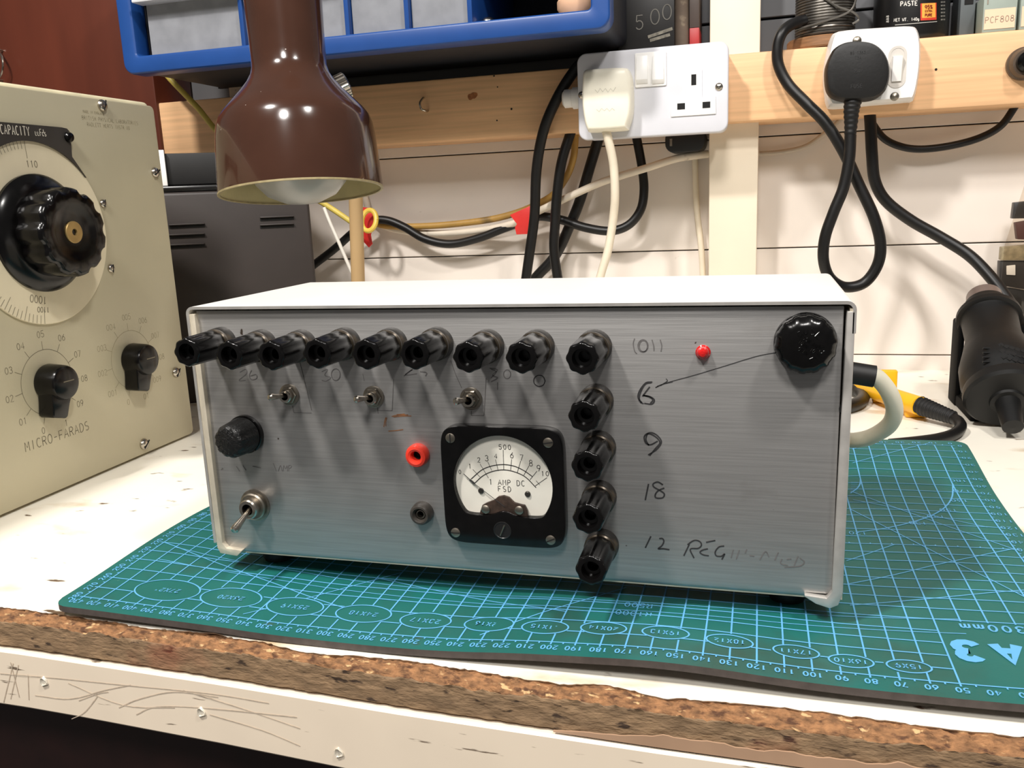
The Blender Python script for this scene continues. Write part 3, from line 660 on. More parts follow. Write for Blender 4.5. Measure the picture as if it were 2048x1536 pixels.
for a, b in (((430, 562), (512, 650)), ((512, 500), (608, 660)), ((600, 475), (645, 575)), ((688, 450), (720, 580)), ((775, 338), (782, 565)), ((872, 445), (860, 570)), ((975, 465), (935, 600)), ((1070, 520), (1010, 628)), ((1160, 582), (1080, 680)), ((1275, 655), (1140, 750)), ((1150, 690), (1190, 738))): dl([a, b], .00022)
for s_, X, Y, hh in (('0', 283, 590, .0019), ('1', 395, 525, .0022), ('2', 498, 455, .0022), ('3', 588, 435, .0026), ('4', 690, 410, .0022), ('500', 793, 308, .0022), ('6', 873, 400, .0026), ('7', 985, 428, .0026), ('8', 1090, 490, .0028), ('9', 1178, 548, .0028), ('10', 1250, 610, .0022), ('1 AMP DC', 815, 712, .0025), ('FSD', 790, 785, .0024)):
    put_text(dk, s_, ony(*zc(X, Y), dy), EX, EZ, hh, .00026, .0, adv=.95 if len(s_) < 4 else .85)
dk.build('dial_scale', M_ink, meter)
# movement cover, screws and pointer inside
mv = MB()
mp_ = [(515, 1110), (520, 1040), (545, 960), (600, 930), (680, 900), (730, 860), (790, 850), (850, 870), (910, 930), (980, 950), (1030, 960), (1060, 1020), (1070, 1110)]
P2 = [ony(X_, Y_, dy - .0002) for X_, Y_ in [zc(*q_) for q_ in mp_]]
mv.add(extrude([(p.x, p.z) for p in P2], (0, dy, 0), EX, EZ, NY, 0, .0016)); mv.build('movement', mat('dark_movement', (66, 52, 44), .35, .3, var=.4, scale=400), meter, bevel=.0004)
for X_, Y_ in ((590, 1000), (970, 1010)):
    MB().add(lathe([(.0020, .0015), (.0020, .0022), (.0014, .0026), (0, .0026)], ony(*zc(X_, Y_), dy), NY, 16)).build('pivot_screw', M_steel, meter)
for X_, Y_ in ((525, 803), (1055, 840)):
    MB().add(lathe([(.0013, 0), (.0013, .0005), (.0009, .0008), (0, .0008)], ony(*zc(X_, Y_), dy), NY, 14)).build('dial_screw', mat('dark_screw', (60, 56, 50), .4, .5), meter)
pt = MB(); a_ = ony(*zc(325, 612), dy - .0011); b_ = ony(*zc(440, 718), dy - .0011); c_ = ony(*zc(790, 985), dy - .0018)
pt.add(tube([a_, b_], .00016, 6, smoothp=False)); pt.add(tube([b_, c_], .00013, 6, smoothp=False)); pt.add(tube([ony(*zc(395, 678), dy - .0011), ony(*zc(450, 722), dy - .0011)], .0004, 6, smoothp=False))
pt.build('pointer', M_ink, meter)
MB().add(extrude([(x * 1.0, z * 1.0) for x, z in inner], (ctr.x, PP, ctr.z), EX, EZ, NY, MT - .0016, MT - .0012)).build('glass', glassy('meter_glass'), meter)
def slot_screw(q, r, nrm, ang, parent, m=M_steel, name='screw', dome=.4):
    s = MB().add(lathe([(r, 0), (r, r * .25), (r * .8, r * (.25 + dome * .6)), (r * .4, r * (.25 + dome * .95)), (0, r * (.25 + dome))], q, nrm, 20)).build(name, m, parent)
    x, y, a = frame_of(nrm); d = x * math.cos(ang) + y * math.sin(ang); e = x * -math.sin(ang) + y * math.cos(ang)
    h = r * (.27 + dome)
    o_ = Vector(q) + a * (h - r * .1)
    vv = [o_ + d * sx * r * .92 + e * sy * r * .11 + a * sz * r * .12 for sz in (0, 1) for sy in (-1, 1) for sx in (-1, 1)]
    MB().add((vv, [(0, 1, 3, 2), (4, 6, 7, 5), (0, 4, 5, 1), (2, 3, 7, 6), (0, 2, 6, 4), (1, 5, 7, 3)])).build('slot', M_darkhole, s, smooth=False)
    return s
for X_, Y_, an_ in ((175, 205, 90), (1288, 258, 10), (235, 1280, 0), (1317, 1365, 25)):
    slot_screw(md(*zc(X_, Y_)) + Vector((0, .0003, 0)), .0022, NY, math.radians(an_), meter, dome=.15)
q = md(*zc(768, 1255)) + Vector((0, .0002, 0))
za = MB().add(lathe([(.0041, 0), (.0041, .0004), (.0037, .0005), (.0035, .0003), (0, .0003)], q, NY, 32)).build('zero_adjuster', mat('satin_black', (26, 25, 25), .35, var=.2), meter)
d = (md(*zc(785, 1200)) - md(*zc(735, 1325))); o_ = q + NY * .0006
MB().add(tube([o_ - d * .45, o_ + d * .45], .00035, 8, smoothp=False)).build('slot', M_steel, za)

# handwriting on the panel --------------------------------------------
def hand(name, strokes, ox, oy, sc, wd, m=M_pencil):
    hb = MB()
    for st in strokes:
        P = [pan(ox + a * sc, oy + b * sc, .00012) for a, b in st]
        if len(P) > 2: P = smooth_path(P, 5)
        hb.add(ribbon(P, NY, wd))
    return hb.build(name, m, psu)
def ell(cx, cy, rx, ry, n=14, a0=0): return [(cx + rx * math.cos(a0 + 2 * math.pi * k / n), cy + ry * math.sin(a0 + 2 * math.pi * k / n)) for k in range(n + 1)]
Z7 = (1240, 640, .2246)
hand('handwritten_zero', [[(130, 165), (118, 210), (130, 275), (150, 300)], ell(205, 230, 45, 55), ell(208, 232, 36, 50, a0=.5), [(285, 175), (300, 230), (303, 275)], [(358, 175), (372, 230), (365, 280)]], *Z7, .0004, M_faint)
hand('handwritten_six', [[(288, 552), (230, 560), (180, 620), (160, 680), (180, 730), (210, 745)], [(280, 556), (225, 572), (185, 640), (172, 700), (195, 738)], [(200, 672), (260, 680), (305, 710), (285, 748), (215, 742)], [(205, 668), (270, 690), (292, 715), (270, 742)], [(265, 595), (230, 640), (200, 680)]], *Z7, .0006)
hand('pencil_arrow', [[(1390, 290), (1210, 325), (900, 420), (650, 495), (430, 555), (315, 602)], [(470, 550), (370, 575), (315, 602)], [(425, 542), (380, 570), (330, 590)], [(410, 522), (420, 545), (360, 585)]], *Z7, .0003)
hand('handwritten_nine', [[(230, 1100), (180, 1125), (147, 1110), (140, 1065), (180, 1042), (225, 1060), (255, 1105), (225, 1155), (165, 1195)], [(170, 1130), (150, 1090), (165, 1050), (215, 1070), (245, 1110), (215, 1150), (175, 1200)]], 1248, 560, .29297, .0006)
Z8 = (1260, 940, .18555)
hand('handwritten_eighteen', [[(200, 150), (165, 325)], [(355, 160), (300, 130), (250, 150), (260, 185), (330, 225), (370, 260), (350, 300), (280, 300), (275, 260), (310, 220), (370, 195)]], *Z8, .00065)
hand('handwritten_twelve', [[(225, 715), (165, 840)], [(315, 740), (350, 740), (365, 770), (345, 815), (305, 850), (360, 850), (425, 860)]], *Z8, .00065)
hand('handwritten_regulated', [[(640, 800), (580, 925)], [(620, 805), (690, 760), (750, 770), (770, 810), (735, 845), (650, 855), (690, 950)], [(820, 780), (920, 760)], [(840, 850), (780, 865), (755, 890), (790, 915), (850, 925)], [(1015, 820), (960, 830), (920, 880), (930, 925), (985, 930), (1020, 905), (990, 965)]], *Z8, .0006)
hand('handwritten_faded_letters', [[(1115, 860), (1090, 950)], [(1180, 865), (1145, 965)], [(1260, 855), (1240, 900)], [(1290, 925), (1340, 930)], [(1400, 970), (1460, 880), (1500, 940)], [(1600, 890), (1560, 975)], [(1640, 960), (1625, 1010), (1700, 1030)], [(1690, 965), (1740, 960)], [(1815, 930), (1770, 1030)], [(1665, 1050), (1770, 1045), (1850, 1030), (1880, 990), (1830, 950)]], *Z8, .0004, M_faint)
Z5 = (330, 560, .29297)
hand('handwritten_twenty_six', [[(510, 630), (550, 610), (555, 640), (505, 685), (550, 685)], [(590, 615), (575, 650), (590, 680), (625, 670), (620, 645), (580, 655)]], *Z5, .00035, M_faint)
hand('handwritten_thirty', [[(1070, 625), (1110, 610), (1090, 650), (1130, 665), (1100, 690), (1070, 685)], ell(1165, 645, 30, 40)], *Z5, .00035, M_faint)
hand('handwritten_twenty_five', [[(1630, 655), (1690, 610), (1640, 648), (1720, 640)], [(1740, 625), (1785, 632), (1778, 655)]], *Z5, .0004, M_faint)
Z6 = (780, 580, .29297)
hand('handwritten_thirty', [[(680, 535), (735, 545), (700, 580), (735, 600), (690, 625)], [(690, 540), (725, 560), (690, 600)], ell(800, 575, 24, 30), [(735, 630), (735, 680)]], *Z6, .0004, M_faint)
hand('handwritten_nought', [ell(1020, 620, 40, 38, 7)], *Z6, .0004)
hand('pencil_bracket', [[(415, 480), (450, 580), (490, 670)], [(555, 825), (555, 856)], [(555, 856), (642, 856)], [(642, 856), (648, 740), (655, 600)]], *Z6, .00025, M_faint)
hand('pencil_bracket', [[(870, 860), (880, 905)], [(880, 905), (1000, 907)], [(920, 560), (960, 720), (1000, 890)]], *Z5, .00025, M_faint)
hand('pencil_bracket', [[(1450, 870), (1455, 912)], [(1450, 890), (1550, 890)], [(1550, 890), (1560, 680)], [(1350, 640), (1360, 690)]], *Z5, .00025, M_faint)
hand('faded_amp_note', [[(355, 630), (375, 680)], [(385, 680), (400, 645), (410, 680)], [(415, 680), (420, 645), (430, 665), (440, 645), (442, 680)], [(450, 680), (450, 645), (468, 650), (452, 665)], [(130, 650), (150, 680)], [(170, 645), (190, 675)], [(230, 650), (280, 660)]], 430, 720, .32715, .0003, M_faint)
rs = hand('rust_scratch', [[(1080, 345), (1110, 338), (1180, 335)], [(1045, 350), (1037, 375), (1032, 410)], [(1050, 352), (1044, 380), (1045, 405)], [(1060, 435), (1100, 432), (1150, 425)], [(1090, 348), (1140, 343), (1200, 342)], [(1110, 334), (1160, 330)]], 430, 720, .32715, .0004, mat('rust_mark', (128, 84, 50), .7, var=.3, scale=500))
# dark notch at the panel's right edge
q = pan(1690, 818); MB().add(lathe([(0, .0002), (.0022, .0002), (.0022, -.0012)], q, NY, 20)).build('panel_notch', M_darkhole, psu)
# mains lead through a rubber sleeve on the right side
g0 = ony(1700, 742, .112); g1 = ony(1749, 753, .112)
MB().add(tube([Vector((PX1 - .001, .112, g0.z)), Vector((PX1 + .006, .112, (g0.z + g1.z) / 2 + .0006)), g1], .0052, 20, smoothp=False, per=2)).build('cable_sleeve', M_blackr, psu)
lead = [ony(1738, 750, .112), ony(1756, 757, .113), ony(1778, 785, .116), ony(1789, 820, .122), ony(1778, 850, .130), ony(1745, 872, .140), ony(1715, 880, .148), ony(1690, 880, .16), ony(1600, 878, .175)]
for p in lead: p.z = max(p.z, mat_h(430 - p.x / MM, 280 - p.y / MM) + .0042)
MB().add(tube(lead, .0040, 16)).build('mains_lead', mat('white_cable_sheath', (226, 220, 200), .45, var=.08, scale=40), psu)

# ================================================================== CAPACITANCE BRIDGE (left)
BX = -.152
def cb(u, v, off=0.0): return onx(u, v, BX + off)
EY = Vector((0, 1, 0)); NX = Vector((1, 0, 0))
M_hammer = mat('grey_green_enamel', (190, 181, 153), .4, var=.05, scale=14, bump=.04, bscale=500)
M_hedge = mat('cream_painted_edge', (214, 204, 170), .5, var=.12, scale=60)
M_disc = mat('cream_dial_disc', (226, 214, 184), .45, var=.03)
M_mark = mat('engraved_mark', (110, 102, 84), .6, var=.1)
M_fmark = mat('worn_engraving', (160, 150, 124), .6, var=.1)
cap = thing('capacitance_bridge', 'grey-green capacitance bridge standing left of the power supply', 'test instrument', (BX - .1, .12, BZ))
Y0, Y1, Z1 = -.13, .2975, .2655
MB().add(box((BX - .20, Y0, BZ), (BX - .004, Y1, Z1 + .0005))).build('case', M_hedge, cap, bevel=.004, segs=3)
MB().add(extrude(rrect(Y1 - Y0 - .002, Z1 - BZ - .005, .004, 5, (Y0 + Y1) / 2, (Z1 + BZ) / 2 - .0005), (BX, 0, 0), EY, EZ, NX, -.0028, 0)).build('front_panel', M_hammer, cap, bevel=.0005)
DC = Vector((BX, .1632, .1700)); DR = .0603
disc = MB().add(lathe([(DR, .0002), (DR, .0014), (DR - .0004, .0018), (0, .0018)], DC, NX, 96)).build('dial_disc', M_disc, cap)
# scale plate above the dial
pl = [(0, 246.7), (60, 250), (123, 254.6), (134, 257), (139, 262.5), (142, 285), (144.5, 313.5), (133.6, 314.4), (105.5, 299.4), (70, 284.5), (35, 280), (0, 283.6)]
P = [cb(u, v, .0035) for u, v in pl]
pts2 = [(p.y, p.z) for p in P]; pts2 = [(p[0], p[1]) for p in pts2]
ym = DC.y
left = [(2 * ym - y, z) for y, z in pts2 if y > ym + .004][::-1]
half = [(y, z) for y, z in pts2 if y > ym + .004]
top = [h for h in half[:5]]; ar = []
for k in range(25):
    a = math.radians(38 + (142 - 38) * k / 24); ar.append((ym + (DR - .001) * math.cos(a), DC.z + (DR - .001) * math.sin(a)))
half2 = [h for h in half if math.hypot(h[0] - ym, h[1] - DC.z) > DR + .001]
plate = [(2 * ym - y, z) for y, z in half2][::-1]
plate = half2[::-1] + [(2 * ym - y, z) for y, z in half2] + ar[::-1]
sp = MB().add(extrude(plate, (BX, 0, 0), EY, EZ, NX, .002, .0035)).build('scale_plate', mat('dark_grey_plate', (70, 66, 62), .4, .3, var=.15, scale=60), cap, smooth=False)
MB().add(lathe([(.0036, .0034), (.0036, .0048), (.0028, .006), (0, .0065)], cb(128, 275, 0), NX, 20)).build('rivet', M_black, sp)
tx = MB(); o_ = cb(45, 262, .0037); put_text(tx, 'CAPACITY', cb(30, 260.5, .0037), EY, EZ, .0056, .0006, .0001, adv=.85, xs=.62); put_text(tx, 'uuFds', cb(81, 265, .0037), EY, EZ, .0042, .0005, .0001, adv=.66, xs=.7)
tx.build('plate_lettering', mat('pale_lettering', (222, 214, 198), .5, var=.05), sp)
dm = MB()
def radial(mb, ang, r0, r1, wd, x=.0019):
    a = math.radians(ang); mb.add(ribbon([DC + NX * x + (EY * math.cos(a) + EZ * math.sin(a)) * r for r in (r0, r1)], NX, wd))
for k in range(60):
    a = 100 - k * 0
for k in range(0, 40): radial(dm, 92 + 3.0 * k, DR - (.012 if k % 10 == 0 else .006), DR - .0005, .0003)
for k in range(0, 20): radial(dm, 262 - 3.2 * k, DR - (.010 if k % 5 == 0 else .006), DR - .0005, .0003)
put_text(dm, '110', DC + NX * .0018 + EZ * (DR - .0155) + EY * .0012, EY, EZ, .0042, .0004)
for s_, an_, hh, rr in (('1000', 256, .0050, .0440), ('1100', 261, .0036, .0505)):
    a = math.radians(an_); e2 = -(EY * math.cos(a) + EZ * math.sin(a)); e2 = EY * math.cos(a) + EZ * math.sin(a); e1 = e2.cross(NX)
    put_text(dm, s_, DC + NX * .0018 + (EY * math.cos(a) + EZ * math.sin(a)) * rr, -e1 if False else e1, e2, hh, .0004, adv=.72)
dm.build('dial_marks', M_mark, disc)
# big fluted knob
kb = MB().add(lathe([(.0385, .0018), (.0385, .0040), (.0370, .0060), (.0330, .0085), (.0290, .0100)], DC, NX, 64)).build('dial_knob', M_black, cap)
MB().add(lathe([(.0285, .0095), (.0290, .0125), (.0290, .0265), (.0280, .0290), (.0262, .0300), (.0180, .0300), (.0160, .0285), (.0065, .0280), (0, .028)], DC, NX, 120, lambda t, i: 1 - (.075 * max(0, math.cos(11 * t)) ** .6 if i <= 4 else 0))).build('grip', M_black, kb, ang=.9)
br = MB().add(lathe([(.0072, .0270), (.0072, .0288), (.0068, .0292), (.0022, .0292), (.0020, .0270), (0, .0270)], DC, NX, 32)).build('brass_insert', M_brass, kb)
# two pointer knobs with engraved rings
for (yc, zc_, nm_labels, m) in ((.1515, .0715, ['0', '01', '02', '03', '04', '05', '06', '07', '08', '09', '1'], M_mark), (.2345, .0715, ['0', '001', '002', '003', '004', '005', '006', '007', '008', '009', '01'], M_fmark)):
    Cn = Vector((BX, yc, zc_)); R0 = .0222
    mk = MB(); mk.add(ribbon([Cn + NX * .0001 + (EY * math.cos(math.radians(a)) + EZ * math.sin(math.radians(a))) * R0 for a in range(255, -76, -6)], NX, .0003))
    for k, s_ in enumerate(nm_labels):
        an_ = 252 - k * 32.4; a = math.radians(an_); d_ = EY * math.cos(a) + EZ * math.sin(a)
        mk.add(ribbon([Cn + NX * .0001 + d_ * R0, Cn + NX * .0001 + d_ * (R0 + .0058)], NX, .0003))
        put_text(mk, s_, Cn + d_ * (R0 + .0105), EY, EZ, .0044, .00035, .0001, adv=.75)
    mk.build('scale_ring', m, cap)
    kn_ = MB().add(lathe([(.0122, .0004), (.0126, .002), (.0118, .0135), (.0110, .0152), (.0085, .0162), (0, .0165)], Cn, NX, 48)).build('pointer_knob', M_black, cap)
    a = math.radians(254); d_ = EY * math.cos(a) + EZ * math.sin(a); e_ = NX.cross(d_)
    poly = [(-.0095, .004), (-.0076, .014), (-.0066, .0225), (-.0052, .0240), (.0052, .0240), (.0066, .0225), (.0076, .014), (.0095, .004)]
    MB().add(extrude(poly, Cn, e_, d_, NX, .0005, .0125)).build('pointer', M_black, kn_, bevel=.0012)
    MB().add(box((-.0002, -.0045, -.0003), (.0002, .0045, .0003)), 0, Matrix.Translation(Cn + NX * .0165 + Vector((0, .001, .001)))).build('index_line', M_mark, kn_, smooth=False)
wr_ = MB(); p0 = cb(64, 893); p1 = cb(165, 852); e1 = Vector((0, p1.y - p0.y, p1.z - p0.z)).normalized(); e1 = EY
put_text(wr_, 'MICRO-FARADS', Vector((BX, (p0.y + p1.y) / 2, (p0.z + p1.z) / 2)), EY, EZ, .0062, .0005, .0001, adv=.78)
wr_.build('panel_lettering', M_mark, cap)
wr_ = MB()
for s_, u, v, hh in (('MADE IN ENGLAND', 187, 225, .0018), ('BRITISH PHYSICAL LABORATORIES', 222, 241, .0026), ('RADLETT HERTS INSTR NO', 218, 252.5, .0026)):
    put_text(wr_, s_, cb(u, v), EY, EZ, hh, .0003, .0001, adv=.82, xs=.95)
wr_.build('maker_lettering', M_fmark, cap)
for u, v, r, an_ in ((203, 211, .0042, 1.2), (309, 345, .0040, .6), (205, 407, .0030, 1.3), (221, 537, .0032, 1.4), (351, 745, .0042, .9), (287, 888, .0044, .7)):
    slot_screw(cb(u, v), r, NX, an_, cap, M_chrome, dome=.55)

# ================================================================== VENTED CASE with a black box on top
M_vent = mat('dark_brown_enamel', (50, 43, 40), .5, var=.08, scale=30, bump=.05)
ve = Vector((math.cos(.58), math.sin(.58), 0)); vn = Vector((ve.y, -ve.x, 0))       # along the face, out of the face
VA = onz(385, 807, BZ)
def vface(u, v):
    d = ray(u, v); t = (VA - CAM).dot(vn) / d.dot(vn); return CAM + d * t
def vco(p): return (p - VA).dot(ve)
vr = vco(vface(624, 470)); ztop = vface(560, 377).z
VM = Matrix(((ve.x, -vn.x, 0, VA.x), (ve.y, -vn.y, 0, VA.y), (0, 0, 1, 0), (0, 0, 0, 1)))   # local x along face, y into the case
vt = thing('vented_case', 'dark brown metal case with vent slots behind the grey-green bridge', 'metal case', VA + ve * .05 - vn * .05)
MB().add(box((-.06, 0, BZ), (vr, .10, ztop)), 0, VM).build('body', M_vent, vt, bevel=.003, segs=3)
for (u0, u1, rows_) in ((338, 410, (452, 472, 492)), (520, 588, (437, 452))):
    for v_ in rows_:
        a = vface(u0, v_); b = vface(u1, v_); z_ = vface((u0 + u1) / 2, v_).z
        s_ = MB().add(box((vco(a), -.0006, z_ - .0018), (vco(b), .0004, z_ + .0012)), 0, VM).build('vent_slot', M_darkhole, vt, bevel=.0004)
        MB().add(box((vco(a), -.0030, z_ + .0010), (vco(b), .0004, z_ + .0024)), 0, VM).build('louvre', M_vent, s_, bevel=.0006)
bb = thing('black_box', 'flat black box resting on top of the dark vented case', 'box', VA + ve * .03 - vn * .05 + Vector((0, 0, ztop - BZ)))
ptop = vface(420, 312).z + .004
MB().add(box((-.05, .012, ztop + .007), (vr - .02, .09, ptop)), 0, VM).build('body', mat('matt_black', (18, 17, 17), .6, var=.1), bb, bevel=.001)
MB().add(box((-.05, .004, ztop + .0002), (vr - .012, .095, ztop + .0062)), 0, VM).build('lower_lip', mat('gloss_black', (22, 21, 21), .25, var=.1), bb, bevel=.002)
MB().add(box((vco(vface(320, 340)), .006, ztop + .0064), (vco(vface(331, 340)), .0118, ptop + .003)), 0, VM).build('white_strip', M_white, bb, bevel=.0004)

# ================================================================== MAHOGANY PANEL (far left)
M_mah = mat('mahogany_veneer', (88, 40, 25), .35, var=.12, scale=5, stretch=(8, 8, 1.2))
mp = thing('wooden_cabinet', 'mahogany veneered cabinet side standing against the wall at far left', 'cabinet', (-.5, .53, BZ))
xr = ony(312, 200, .546).x
MB().add(box((-1.0, .546, BZ), (xr, WY - .002, .68))).build('body', M_mah, mp, bevel=.002)
hr = [ony(-3, 100, .540), ony(3, 112, .534), ony(6, 130, .532), ony(3, 148, .534), ony(-3, 160, .540)]
MB().add(tube([Vector((hr[0].x, .5458, hr[0].z))] + hr + [Vector((hr[-1].x, .5458, hr[-1].z))], .0012, 8)).build('ring_pull', M_chrome, mp)

# ================================================================== BLUE DRAWER CABINET
DY = .44
bl = ony(247, 138, DY); brr = ony(1221, 62, DY)
dx0, dx1, dz0 = bl.x, brr.x, .3135
M_blue = mat('blue_plastic', (28, 70, 136), .38, var=.06, scale=40)
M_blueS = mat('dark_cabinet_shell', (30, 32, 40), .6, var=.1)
dc = thing('drawer_cabinet', 'blue plastic small-parts drawer cabinet above the pine rail', 'drawer cabinet', ((dx0 + dx1) / 2, DY + .08, dz0))
Hc = .16
outr = rrect(dx1 - dx0, Hc, .011, 6, (dx0 + dx1) / 2, dz0 + Hc / 2)
fw = .0165
innr = rrect(dx1 - dx0 - 2 * fw, Hc - 2 * fw, .003, 6, (dx0 + dx1) / 2, dz0 + Hc / 2)
MB().add(ring_extrude(outr, innr, (0, DY, 0), EX, EZ, NY, -.022, 0)).build('front_frame', M_blue, dc, bevel=.003, segs=3, ang=.5)
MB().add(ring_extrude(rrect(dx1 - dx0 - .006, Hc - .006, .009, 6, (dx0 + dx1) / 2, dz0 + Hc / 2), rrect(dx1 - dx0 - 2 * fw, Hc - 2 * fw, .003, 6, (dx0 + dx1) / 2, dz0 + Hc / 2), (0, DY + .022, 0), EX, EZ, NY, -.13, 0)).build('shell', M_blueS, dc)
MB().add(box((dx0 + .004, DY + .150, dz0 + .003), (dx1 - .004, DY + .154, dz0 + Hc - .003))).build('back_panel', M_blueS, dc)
zin = dz0 + fw
divs = [ony(482, 60, DY).x, ony(590, 60, DY).x, ony(693, 60, DY).x, ony(812, 45, DY).x, ony(938, 30, DY).x]
for x in divs: MB().add(box((x - .0022, DY + .002, zin - .001), (x + .0022, DY + .14, dz0 + Hc - fw))).build('divider', M_blue, dc, bevel=.0006)
MB().add(box((dx0 + fw, DY + .003, zin + .061), (dx1 - fw, DY + .14, zin + .0655))).build('shelf_bar', M_blue, dc, bevel=.0006)
M_draw = mat('cloudy_clear_plastic', (146, 148, 154), .3, var=.12, scale=60, alpha=.82)
M_hand = mat('pale_drawer_pull', (212, 214, 218), .3, var=.04)
edges = [dx0 + fw] + divs
for k in range(5):
    a = edges[k] + (.012 if k == 0 else .003); b = edges[k + 1] - .003
    d_ = MB().add(ring_extrude([(a, zin), (b, zin), (b, zin + .057), (a, zin + .057)], [(a + .0015, zin + .0015), (b - .0015, zin + .0015), (b - .0015, zin + .0555), (a + .0015, zin + .0555)], (0, DY + .008, 0), EX, EZ, NY, -.12, 0)).add(box((a + .0015, DY + .008, zin + .0015), (b - .0015, DY + .0095, zin + .0555))).build('drawer', M_draw, dc, smooth=False)
    hz = zin + .0455
    MB().add(box((a - .004 if k == 0 else a - .002, DY - .008, hz), (b + .002, DY + .0082, hz + .0035))).build('pull', M_hand, d_, bevel=.0012)
    if k in (0, 2):
        MB().add(box((a + .006, DY + .014, zin + .002), (b - .006, DY + .05, zin + (.012 if k == 0 else .02)))).build('contents', mat('pale_parts', (206, 202, 196), .5, var=.3, scale=250, bump=.8, bscale=300), d_, bevel=.003)
    if k == 3: MB().add(box((a + .006, DY + .012, zin + .002), (b - .012, DY + .03, zin + .009))).build('contents', mat('pink_card', (206, 150, 146), .6, var=.1), d_, bevel=.001)
# things lying in the empty bay
q = ony(1150, 10, DY + .03); q.z = zin
tag(MB().add(lathe([(.004, 0), (.0125, .002), (.0165, .008), (.0165, .014), (.012, .020), (.004, .023), (0, .0235)], (q.x, DY + .035, zin + .0002), (0, 0, 1), 28)).build('round_bung', mat('pale_peach_wood', (232, 186, 150), .5, var=.1)), 'round peach-coloured bung lying in the open bay of the blue cabinet', 'bung')
q = ony(975, 45, DY + .02)
tag(MB().add(lathe([(.006, 0), (.0062, .002), (.005, .0045), (.003, .0058), (0, .0062)], (q.x, DY + .022, zin + .0002), (0, 0, 1), 20)).build('screw_head', M_chrome), 'small shiny screw head at the bottom of the open blue bay', 'screw')

# ================================================================== BROWN DESK LAMP
lamp_d = 600 * MM
rc = CAM + ray(604, 384) * lamp_d / 1.0
up2 = CAM + ray(566, 0) * lamp_d * .97
ax = (up2 - rc).normalized()
tilt_fix = (rc - CAM).normalized()
ax = (ax + tilt_fix * .06).normalized()
px = lamp_d / F_PX
M_lamp = mat('brown_enamel', (62, 38, 28), .16, var=.06, scale=60, coat=.4)
add_spots(M_lamp, (210, 200, 190), 260, .775, .79, (1, 1, 1), 2)
lt = thing('desk_lamp', 'glossy brown enamelled desk lamp head hanging in front of the rail', 'lamp', rc)
R_ = 161 * px
pf = [(R_, 0), (R_ * 1.002, .002), (R_ * .985, 60 * px), (R_ * .965, 105 * px), (R_ * .945, 128 * px), (R_ * .915, 142 * px), (R_ * .865, 154 * px), (R_ * .775, 170 * px), (R_ * .64, 193 * px), (R_ * .54, 212 * px), (R_ * .48, 228 * px), (R_ * .455, 242 * px), (R_ * .452, 262 * px), (R_ * .455, 300 * px), (R_ * .475, 400 * px), (R_ * .49, 470 * px), (R_ * .47, 476 * px)]
pin = [(r - .0012, t + (.0002 if i == 0 else 0)) for i, (r, t) in enumerate(pf)]
vo, fo = lathe(pf, rc, ax, 72)
MB().add((vo, fo[:-2])).build('shade', M_lamp, lt, ang=1.2)
vi, fi = lathe([pin[0]] + pin[2:9] + [(.0, 194 * px)], rc, ax, 64)
MB().add((vi, [q for q in fi if len(q) == 4])).add(lathe([(R_ * 1.002, -.0002), (R_ * 1.002, .0004)], rc, ax, 72)[0:2] if False else ([], [])).build('shade_lining', mat('yellowed_white_lining', (196, 184, 140), .5, var=.1, scale=60), lt)
MB().add((lambda a, b: ([*a], b))(*ring_extrude([(R_ * 1.004 * math.cos(k * math.pi / 36), R_ * 1.004 * math.sin(k * math.pi / 36)) for k in range(72)], [((R_ - .0016) * math.cos(k * math.pi / 36), (R_ - .0016) * math.sin(k * math.pi / 36)) for k in range(72)], rc, frame_of(ax)[0], frame_of(ax)[1], ax, -.0006, .0006))).build('rim', mat('chipped_rim', (150, 136, 100), .5, var=.2, scale=200), lt)
MB().add(lathe([(0, -.0085), (R_ * .22, -.0070), (R_ * .42, -.002), (R_ * .55, .006), (R_ * .60, .016), (R_ * .55, .026), (R_ * .3, .05)], rc, ax, 48)).build('bulb', mat('frosted_reflector_bulb', (168, 166, 162), .3, .1, var=.04), lt)
kx, ky, kz = frame_of(ax)
rp = CAM + ray(676, 178) * lamp_d * 1.04
MB().add(lathe([(.0085, -.004), (.009, -.003), (.009, .007), (.008, .008), (0, .008)], rp, (RIGHT * .8 - DOWN * .45 + FWD * .15), 60, lambda t, i: 1 + (.05 if math.sin(26 * t) > 0 and 1 <= i <= 2 else 0))).build('knurled_knob', M_chrome, lt)

# ================================================================== METAL-CLAD DOUBLE SOCKET
SY = .512
M_grey = mat('pale_grey_enamel', (214, 214, 220), .35, var=.03, scale=40)
a = ony(1153.5, 105, SY); b = ony(1457.5, 84, SY); c = ony(1157.5, 280, SY); d = ony(1456.5, 265, SY)
sx0, sx1 = (a.x + c.x) / 2, (b.x + d.x) / 2; sz1, sz0 = (a.z + b.z) / 2, (c.z + d.z) / 2
ds = thing('double_socket', 'pale grey metal double socket with white switches on the pine rail', 'socket', ((sx0 + sx1) / 2, BY, sz0))
MB().add(extrude(rrect(sx1 - sx0, sz1 - sz0, .0085, 7, (sx0 + sx1) / 2, (sz0 + sz1) / 2), (0, SY, 0), EX, EZ, NY, -.0045, 0)).build('face_plate', M_grey, ds, bevel=.0016, segs=3)
MB().add(extrude(rrect(sx1 - sx0 - .003, sz1 - sz0 - .003, .007, 7, (sx0 + sx1) / 2, (sz0 + sz1) / 2), (0, SY + .0045, 0), EX, EZ, NY, -(BY - SY - .0047), 0)).build('back_box', M_grey, ds)
def son(u, v, off=0): return ony(u, v, SY - off)
p = son(1270, 107); q = son(1333, 171)
sw = MB().add(extrude(rrect(q.x - p.x, p.z - q.z, .0012, 4, (p.x + q.x) / 2, (p.z + q.z) / 2), (0, SY, 0), EX, EZ, NY, -.001, .0014)).build('switch_frame', M_white, ds, bevel=.0004)
